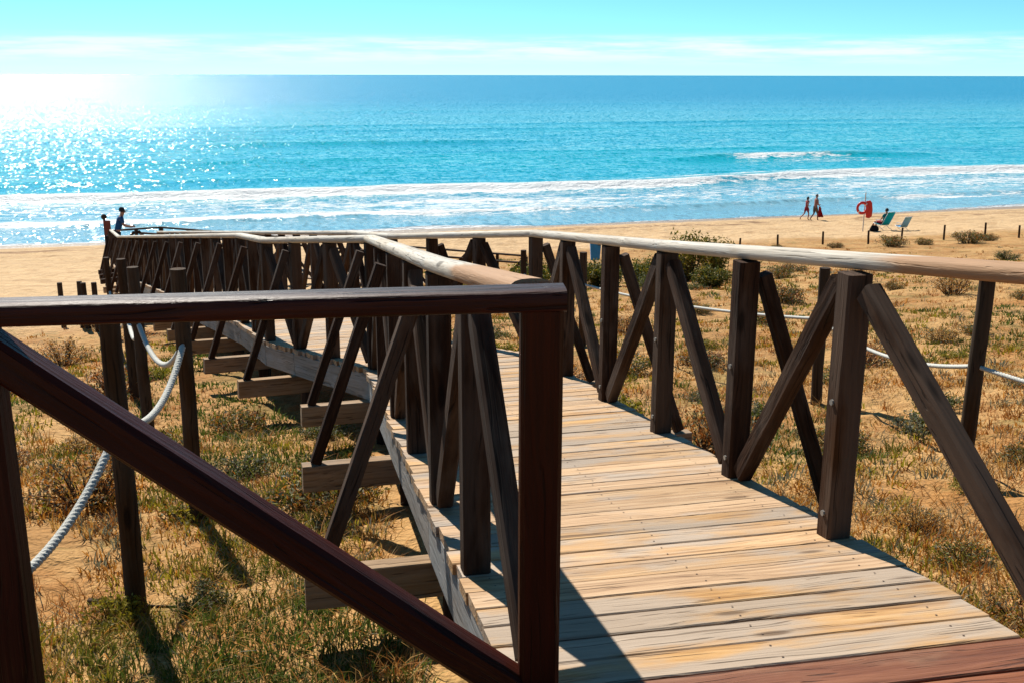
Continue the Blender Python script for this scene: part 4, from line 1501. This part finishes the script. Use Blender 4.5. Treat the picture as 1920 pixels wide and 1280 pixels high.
def person(loc, yaw, label, J, skin, clothes, hair, hair_len=0.0, cap=False, H=1.72):
    """J: joints in a 1.72 m frame, +Y the way the body faces, +X its right."""
    p = empty('person', loc, label, 'person', None, yaw)
    p['_local'] = 1
    k = H / 1.72
    p.scale = (k, k, k)
    rad = {'pelvis': (0.13, 0.10), 'waist': (0.115, 0.09), 'chest': (0.145, 0.105), 'neckbase': (0.085, 0.07), 'neck': (0.05, 0.05), 'head': (0.072, 0.085), 'crown': (0.066, 0.078),
           'sh': (0.055,), 'el': (0.04,), 'wr': (0.026,), 'hand': (0.03, 0.018), 'hip': (0.085,), 'kn': (0.055,), 'an': (0.036,), 'heel': (0.034,), 'toe': (0.032, 0.02)}
    joints, edges = {}, [('pelvis', 'waist'), ('waist', 'chest'), ('chest', 'neckbase'), ('neckbase', 'neck'), ('neck', 'head'), ('head', 'crown')]
    for nme in ('pelvis', 'waist', 'chest', 'neckbase', 'neck', 'head', 'crown'):
        joints[nme] = (J[nme], *rad[nme])
    for s_ in 'LR':
        for nme in ('sh', 'el', 'wr', 'hand', 'hip', 'kn', 'an', 'toe'):
            joints[nme + s_] = (J[nme + s_], *rad[nme])
        edges += [('neckbase', 'sh' + s_), ('sh' + s_, 'el' + s_), ('el' + s_, 'wr' + s_), ('wr' + s_, 'hand' + s_),
                  ('pelvis', 'hip' + s_), ('hip' + s_, 'kn' + s_), ('kn' + s_, 'an' + s_), ('an' + s_, 'toe' + s_)]
    body = link('body', skin_mesh('body', joints, edges, 'pelvis', 1), skin, p)
    hd = V(J['head']).lerp(V(J['crown']), 0.5)
    face = V(J.get('face', (0, 1, 0))).normalized()
    side = face.cross(UP).normalized()
    # fingers and thumb on each hand
    parts = []
    for s_ in 'LR':
        h0, w0 = V(J['hand' + s_]), V(J['wr' + s_])
        d = (h0 - w0).normalized()
        ax = d.cross(V((0, 1, 0.3))).normalized()
        for q, ln in ((-1.5, 0.070), (-0.5, 0.082), (0.5, 0.078), (1.5, 0.060)):
            b0_ = h0 + ax * (q * 0.017) + d * 0.008
            m_ = b0_ + d * ln * 0.55
            parts.append(tube_verts([b0_, m_, m_ + d * ln * 0.35 + V((0, 0.0, -0.018))], [0.009, 0.008, 0.006], 6))
        tb = w0.lerp(h0, 0.55) - ax * 0.03
        parts.append(tube_verts([tb, tb - ax * 0.025 + d * 0.03, tb - ax * 0.03 + d * 0.06], [0.011, 0.010, 0.007], 6))
    v, f = join(*parts)
    link('fingers', mesh('fingers', v, f, True), skin, p)
    # nose, ears
    parts = [tube_verts([hd + face * 0.085 + UP * 0.012, hd + face * 0.112 - UP * 0.020, hd + face * 0.088 - UP * 0.030], [0.010, 0.014, 0.010], 6)]
    for s_ in (-1, 1):
        parts.append(tube_verts([hd + side * (s_ * 0.076) + UP * 0.02, hd + side * (s_ * 0.086), hd + side * (s_ * 0.076) - UP * 0.03], [0.012, 0.016, 0.010], 6))
    v, f = join(*parts)
    link('face_features', mesh('face_features', v, f, True), skin, p)
    parts = []
    for s_ in (-1, 1):
        e0 = hd + face * 0.086 + side * (s_ * 0.03) + UP * 0.012
        parts.append(tube_verts([e0 - side * 0.011, e0, e0 + side * 0.011], [0.004, 0.008, 0.004], 6))
    mth = hd + face * 0.086 - UP * 0.058
    parts.append(tube_verts([mth - side * 0.022, mth + face * 0.004, mth + side * 0.022], [0.003, 0.006, 0.003], 6))
    v, f = join(*parts)
    link('eyes_and_mouth', mesh('eyes_and_mouth', v, f, True), M_HAIRD, p)
    # hair: a shell over the back and top of the skull
    vs, fs = [], []
    for i in range(9):
        th = math.pi * 0.62 * i / 8
        for j in range(16):
            a = 2 * math.pi * j / 16
            dirv = UP * math.cos(th) + (face * math.cos(a) + side * math.sin(a)) * math.sin(th)
            front = max(0.0, math.cos(a))
            r = 0.108 if not cap else 0.112
            lim = dirv
            if front > 0.3 and th > 0.95:
                lim = dirv * 0.80
            ext = UP * (-hair_len * max(0, -math.cos(a)) * max(0, (th - 1.2)))
            vs.append(hd + UP * 0.012 + V((lim.x * r * 0.93, lim.y * r * 1.0, lim.z * r * 1.08)) + ext - face * 0.006)
    for i in range(8):
        for j in range(16):
            fs.append((i * 16 + j, (i + 1) * 16 + j, (i + 1) * 16 + (j + 1) % 16, i * 16 + (j + 1) % 16))
    ho = link('cap' if cap else 'hair', mesh('hair', vs, fs, True), hair, p)
    if cap:
        vs = []
        for i in range(2):
            for j in range(7):
                a = -0.9 + 1.8 * j / 6
                r = 0.10 + i * 0.085
                vs.append(hd + face * (math.cos(a) * r) + side * (math.sin(a) * 0.10) + UP * (0.045 - i * 0.012))
        vs += [v + UP * 0.008 for v in vs]
        fs = []
        for j in range(6):
            fs += [(j, j + 1, j + 8, j + 7), (j + 14, j + 21, j + 22, j + 15), (j + 7, j + 8, j + 22, j + 21)]
        link('brim', mesh('brim', vs, fs), hair, ho)
    for (cname, cmat, names, ce, root, infl) in clothes:
        cj = {}
        for nme in names:
            q, s_ = (nme, '') if nme in J and nme in rad else (nme[:-1], nme[-1])
            base = rad[q]
            cj[nme] = (J[nme], *[b + infl for b in base])
        for nm2, pos, rr in ce.get('extra', []):
            cj[nm2] = (pos, *rr)
        link(cname, skin_mesh(cname, cj, ce['edges'], root, 1), cmat, p)
    return p


def torso(lean=0.0):
    return {'pelvis': (0, 0, 0.92), 'waist': (0, lean * 0.12, 1.06), 'chest': (0, lean * 0.3, 1.26), 'neckbase': (0, lean * 0.48, 1.42), 'neck': (0, lean * 0.55, 1.49),
            'head': (0, lean * 0.62 + 0.02, 1.575), 'crown': (0, lean * 0.62 + 0.015, 1.66),
            'shL': (-0.175, lean * 0.45, 1.38), 'shR': (0.175, lean * 0.45, 1.38), 'hipL': (-0.09, 0, 0.86), 'hipR': (0.09, 0, 0.86)}


SHIRT_N = ['pelvis', 'waist', 'chest', 'neckbase', 'shL', 'shR', 'elL', 'elR']


def shirt_edges(J, frac=0.6):
    ex = []
    for s_ in 'LR':
        a, b = V(J['sh' + s_]), V(J['el' + s_])
        ex.append(('slv' + s_, tuple(a.lerp(b, frac)), (0.062,)))
    return ['pelvis', 'waist', 'chest', 'neckbase', 'shL', 'shR'], {'edges': [('pelvis', 'waist'), ('waist', 'chest'), ('chest', 'neckbase'), ('neckbase', 'shL'), ('neckbase', 'shR'), ('shL', 'slvL'), ('shR', 'slvR')], 'extra': ex}


def leg_edges(J, frac):
    """Shorts or trousers; frac 1 = to the knee, 2 = to the ankle."""
    ex, ed, nm = [], [('waist', 'pelvis'), ('pelvis', 'hipL'), ('pelvis', 'hipR')], ['pelvis', 'hipL', 'hipR']
    ex.append(('waist', tuple(V(J['pelvis']).lerp(V(J['waist']), 0.85)), (0.135, 0.108)))
    for s_ in 'LR':
        h_, k_, a_ = V(J['hip' + s_]), V(J['kn' + s_]), V(J['an' + s_])
        if frac <= 1:
            ex.append(('leg' + s_, tuple(h_.lerp(k_, frac)), (0.078,)))
            ed.append(('hip' + s_, 'leg' + s_))
        else:
            nm.append('kn' + s_)
            ex.append(('leg' + s_, tuple(k_.lerp(a_, frac - 1)), (0.055,)))
            ed += [('hip' + s_, 'kn' + s_), ('kn' + s_, 'leg' + s_)]
    return nm, {'edges': ed, 'extra': ex}


# man in blue at the far platform, leaning on the rail, looking to the right
M_NAVY = plain('blue_shirt', (0.02, 0.075, 0.19), 0.85, 0.1, 0.2)
M_DARKT = plain('dark_trousers', (0.02, 0.018, 0.022), 0.85, 0.1, 0.2)
J = torso(0.34)
J.update({'elL': (-0.235, 0.20, 1.17), 'elR': (0.235, 0.20, 1.17), 'wrL': (-0.15, 0.42, 1.10), 'wrR': (0.15, 0.42, 1.10), 'handL': (-0.11, 0.50, 1.105), 'handR': (0.11, 0.50, 1.105),
          'knL': (-0.10, 0.05, 0.48), 'knR': (0.10, 0.02, 0.48), 'anL': (-0.11, -0.02, 0.08), 'anR': (0.11, -0.04, 0.08), 'toeL': (-0.13, 0.13, 0.03), 'toeR': (0.13, 0.11, 0.03), 'face': (0, 1, -0.25)})
sn, se = shirt_edges(J, 0.7)
tn, te = leg_edges(J, 1.95)
person(P3(-12.12, 31.72, -5.585), math.radians(-62), 'man in dark cap and blue shirt leaning on the far platform railing', J, M_SKIN,
       [('shirt', M_NAVY, sn, se, 'pelvis', 0.016), ('trousers', M_DARKT, tn, te, 'pelvis', 0.020)], M_CAP, 0.0, True, 1.62)

# two walkers by the water's edge, heading right
M_MAROON = plain('maroon_swimwear', (0.22, 0.02, 0.035), 0.85, 0.1, 0.2)
M_PINK = plain('rose_top', (0.26, 0.06, 0.065), 0.85, 0.1, 0.2)
M_TAUPE = plain('grey_brown_shorts', (0.12, 0.085, 0.065), 0.85, 0.1, 0.2)
M_REDC = plain('red_cloth', (0.30, 0.010, 0.015), 0.85, 0.1, 0.2)
J = torso(0.10)
J.update({'elL': (-0.23, 0.14, 1.13), 'elR': (0.23, -0.10, 1.12), 'wrL': (-0.20, 0.33, 1.02), 'wrR': (0.23, 0.02, 0.90), 'handL': (-0.18, 0.40, 1.03), 'handR': (0.22, 0.06, 0.82),
          'knL': (-0.09, -0.10, 0.49), 'knR': (0.09, 0.16, 0.48), 'anL': (-0.09, -0.44, 0.22), 'anR': (0.09, 0.10, 0.08), 'toeL': (-0.09, -0.42, 0.06), 'toeR': (0.09, 0.26, 0.03)})
sn, se = shirt_edges(J, 0.25)
tn, te = leg_edges(J, 0.75)
W1 = (18.98, 67.1)
person((W1[0], W1[1], gz(*W1) - 0.01), math.radians(-70), 'shorter dark haired walker in rose top and maroon shorts beside the sea', J, M_SKIN2,
       [('top', M_PINK, sn, se, 'pelvis', 0.010), ('shorts', M_MAROON, tn, te, 'pelvis', 0.016)], M_HAIRD, 0.10, False, 1.50)
J = torso(0.08)
J.update({'elL': (-0.235, 0.10, 1.12), 'elR': (0.24, 0.04, 1.12), 'wrL': (-0.20, 0.30, 1.02), 'wrR': (0.24, 0.20, 0.93), 'handL': (-0.18, 0.38, 1.03), 'handR': (0.24, 0.25, 0.86),
          'knL': (-0.09, -0.02, 0.48), 'knR': (0.09, 0.14, 0.48), 'anL': (-0.09, -0.28, 0.14), 'anR': (0.09, 0.16, 0.08), 'toeL': (-0.09, -0.16, 0.03), 'toeR': (0.09, 0.32, 0.03)})
tn, te = leg_edges(J, 0.95)
W2 = (19.40, 66.6)
person((W2[0], W2[1], gz(*W2) - 0.01), math.radians(-75), 'taller grey haired bare-chested walker in grey-brown shorts by the sea', J, M_SKIN2,
       [('shorts', M_TAUPE, tn, te, 'pelvis', 0.024)], M_HAIRG, 0.0, False, 1.70)
# the red cloth hanging from that walker's hand
vs, fs = [], []
for i in range(9):
    for j in range(7):
        u, w_ = i / 8, j / 6
        z = 0.92 - 0.66 * u
        vs.append(V(((w_ - 0.5) * (0.10 + 0.22 * u) + 0.12 * u, 0.05 * math.sin(w_ * 9 + u * 3) * (0.3 + u), z)))
nv = len(vs)
vs += [v + V((0, 0.012, 0)) for v in vs]
for i in range(8):
    for j in range(6):
        q = (i * 7 + j, i * 7 + j + 1, (i + 1) * 7 + j + 1, (i + 1) * 7 + j)
        fs += [q, tuple(x + nv for x in q[::-1])]
for i in range(8):
    for j in (0, 6):
        fs.append((i * 7 + j, (i + 1) * 7 + j, nv + (i + 1) * 7 + j, nv + i * 7 + j))
for j in range(6):
    for i in (0, 8):
        fs.append((i * 7 + j, i * 7 + j + 1, nv + i * 7 + j + 1, nv + i * 7 + j))
cl_o = link('beach_towel', mesh('beach_towel', vs, fs, True), M_REDC)
cl_o.location = (W2[0] + 0.20, W2[1] - 0.22, gz(*W2))
tag(cl_o, 'red towel hanging from the hand of the taller walker', 'towel')

# person sitting in the teal chair, seen from behind
J = {'pelvis': (0, -0.06, 0.42), 'waist': (0, -0.14, 0.56), 'chest': (0, -0.20, 0.76), 'neckbase': (0, -0.24, 0.92), 'neck': (0, -0.24, 0.99), 'head': (0, -0.22, 1.08), 'crown': (0, -0.22, 1.165),
     'shL': (-0.175, -0.23, 0.88), 'shR': (0.175, -0.23, 0.88), 'elL': (-0.27, -0.10, 0.62), 'elR': (0.27, -0.10, 0.62), 'wrL': (-0.27, 0.12, 0.60), 'wrR': (0.27, 0.12, 0.60),
     'handL': (-0.27, 0.20, 0.60), 'handR': (0.27, 0.20, 0.60), 'hipL': (-0.09, 0.0, 0.42), 'hipR': (0.09, 0.0, 0.42), 'knL': (-0.11, 0.42, 0.46), 'knR': (0.11, 0.42, 0.46),
     'anL': (-0.11, 0.60, 0.09), 'anR': (0.11, 0.60, 0.09), 'toeL': (-0.12, 0.76, 0.03), 'toeR': (0.12, 0.76, 0.03)}
sn, se = shirt_edges(J, 0.5)
tn, te = leg_edges(J, 0.8)
M_TOPT = plain('dark_teal_top', (0.01, 0.11, 0.12), 0.85, 0.1, 0.2)
person((CH1[0], CH1[1], gz(*CH1)), YAW1, 'dark haired person seated in the teal beach chair, seen from behind', J, M_SKIN,
       [('top', M_TOPT, sn, se, 'pelvis', 0.012), ('shorts', M_MAROON, tn, te, 'pelvis', 0.014)], M_HAIRD, 0.0, False, 1.72)

for o in list(scene.objects):
    if '_local' in o:
        del o['_local']
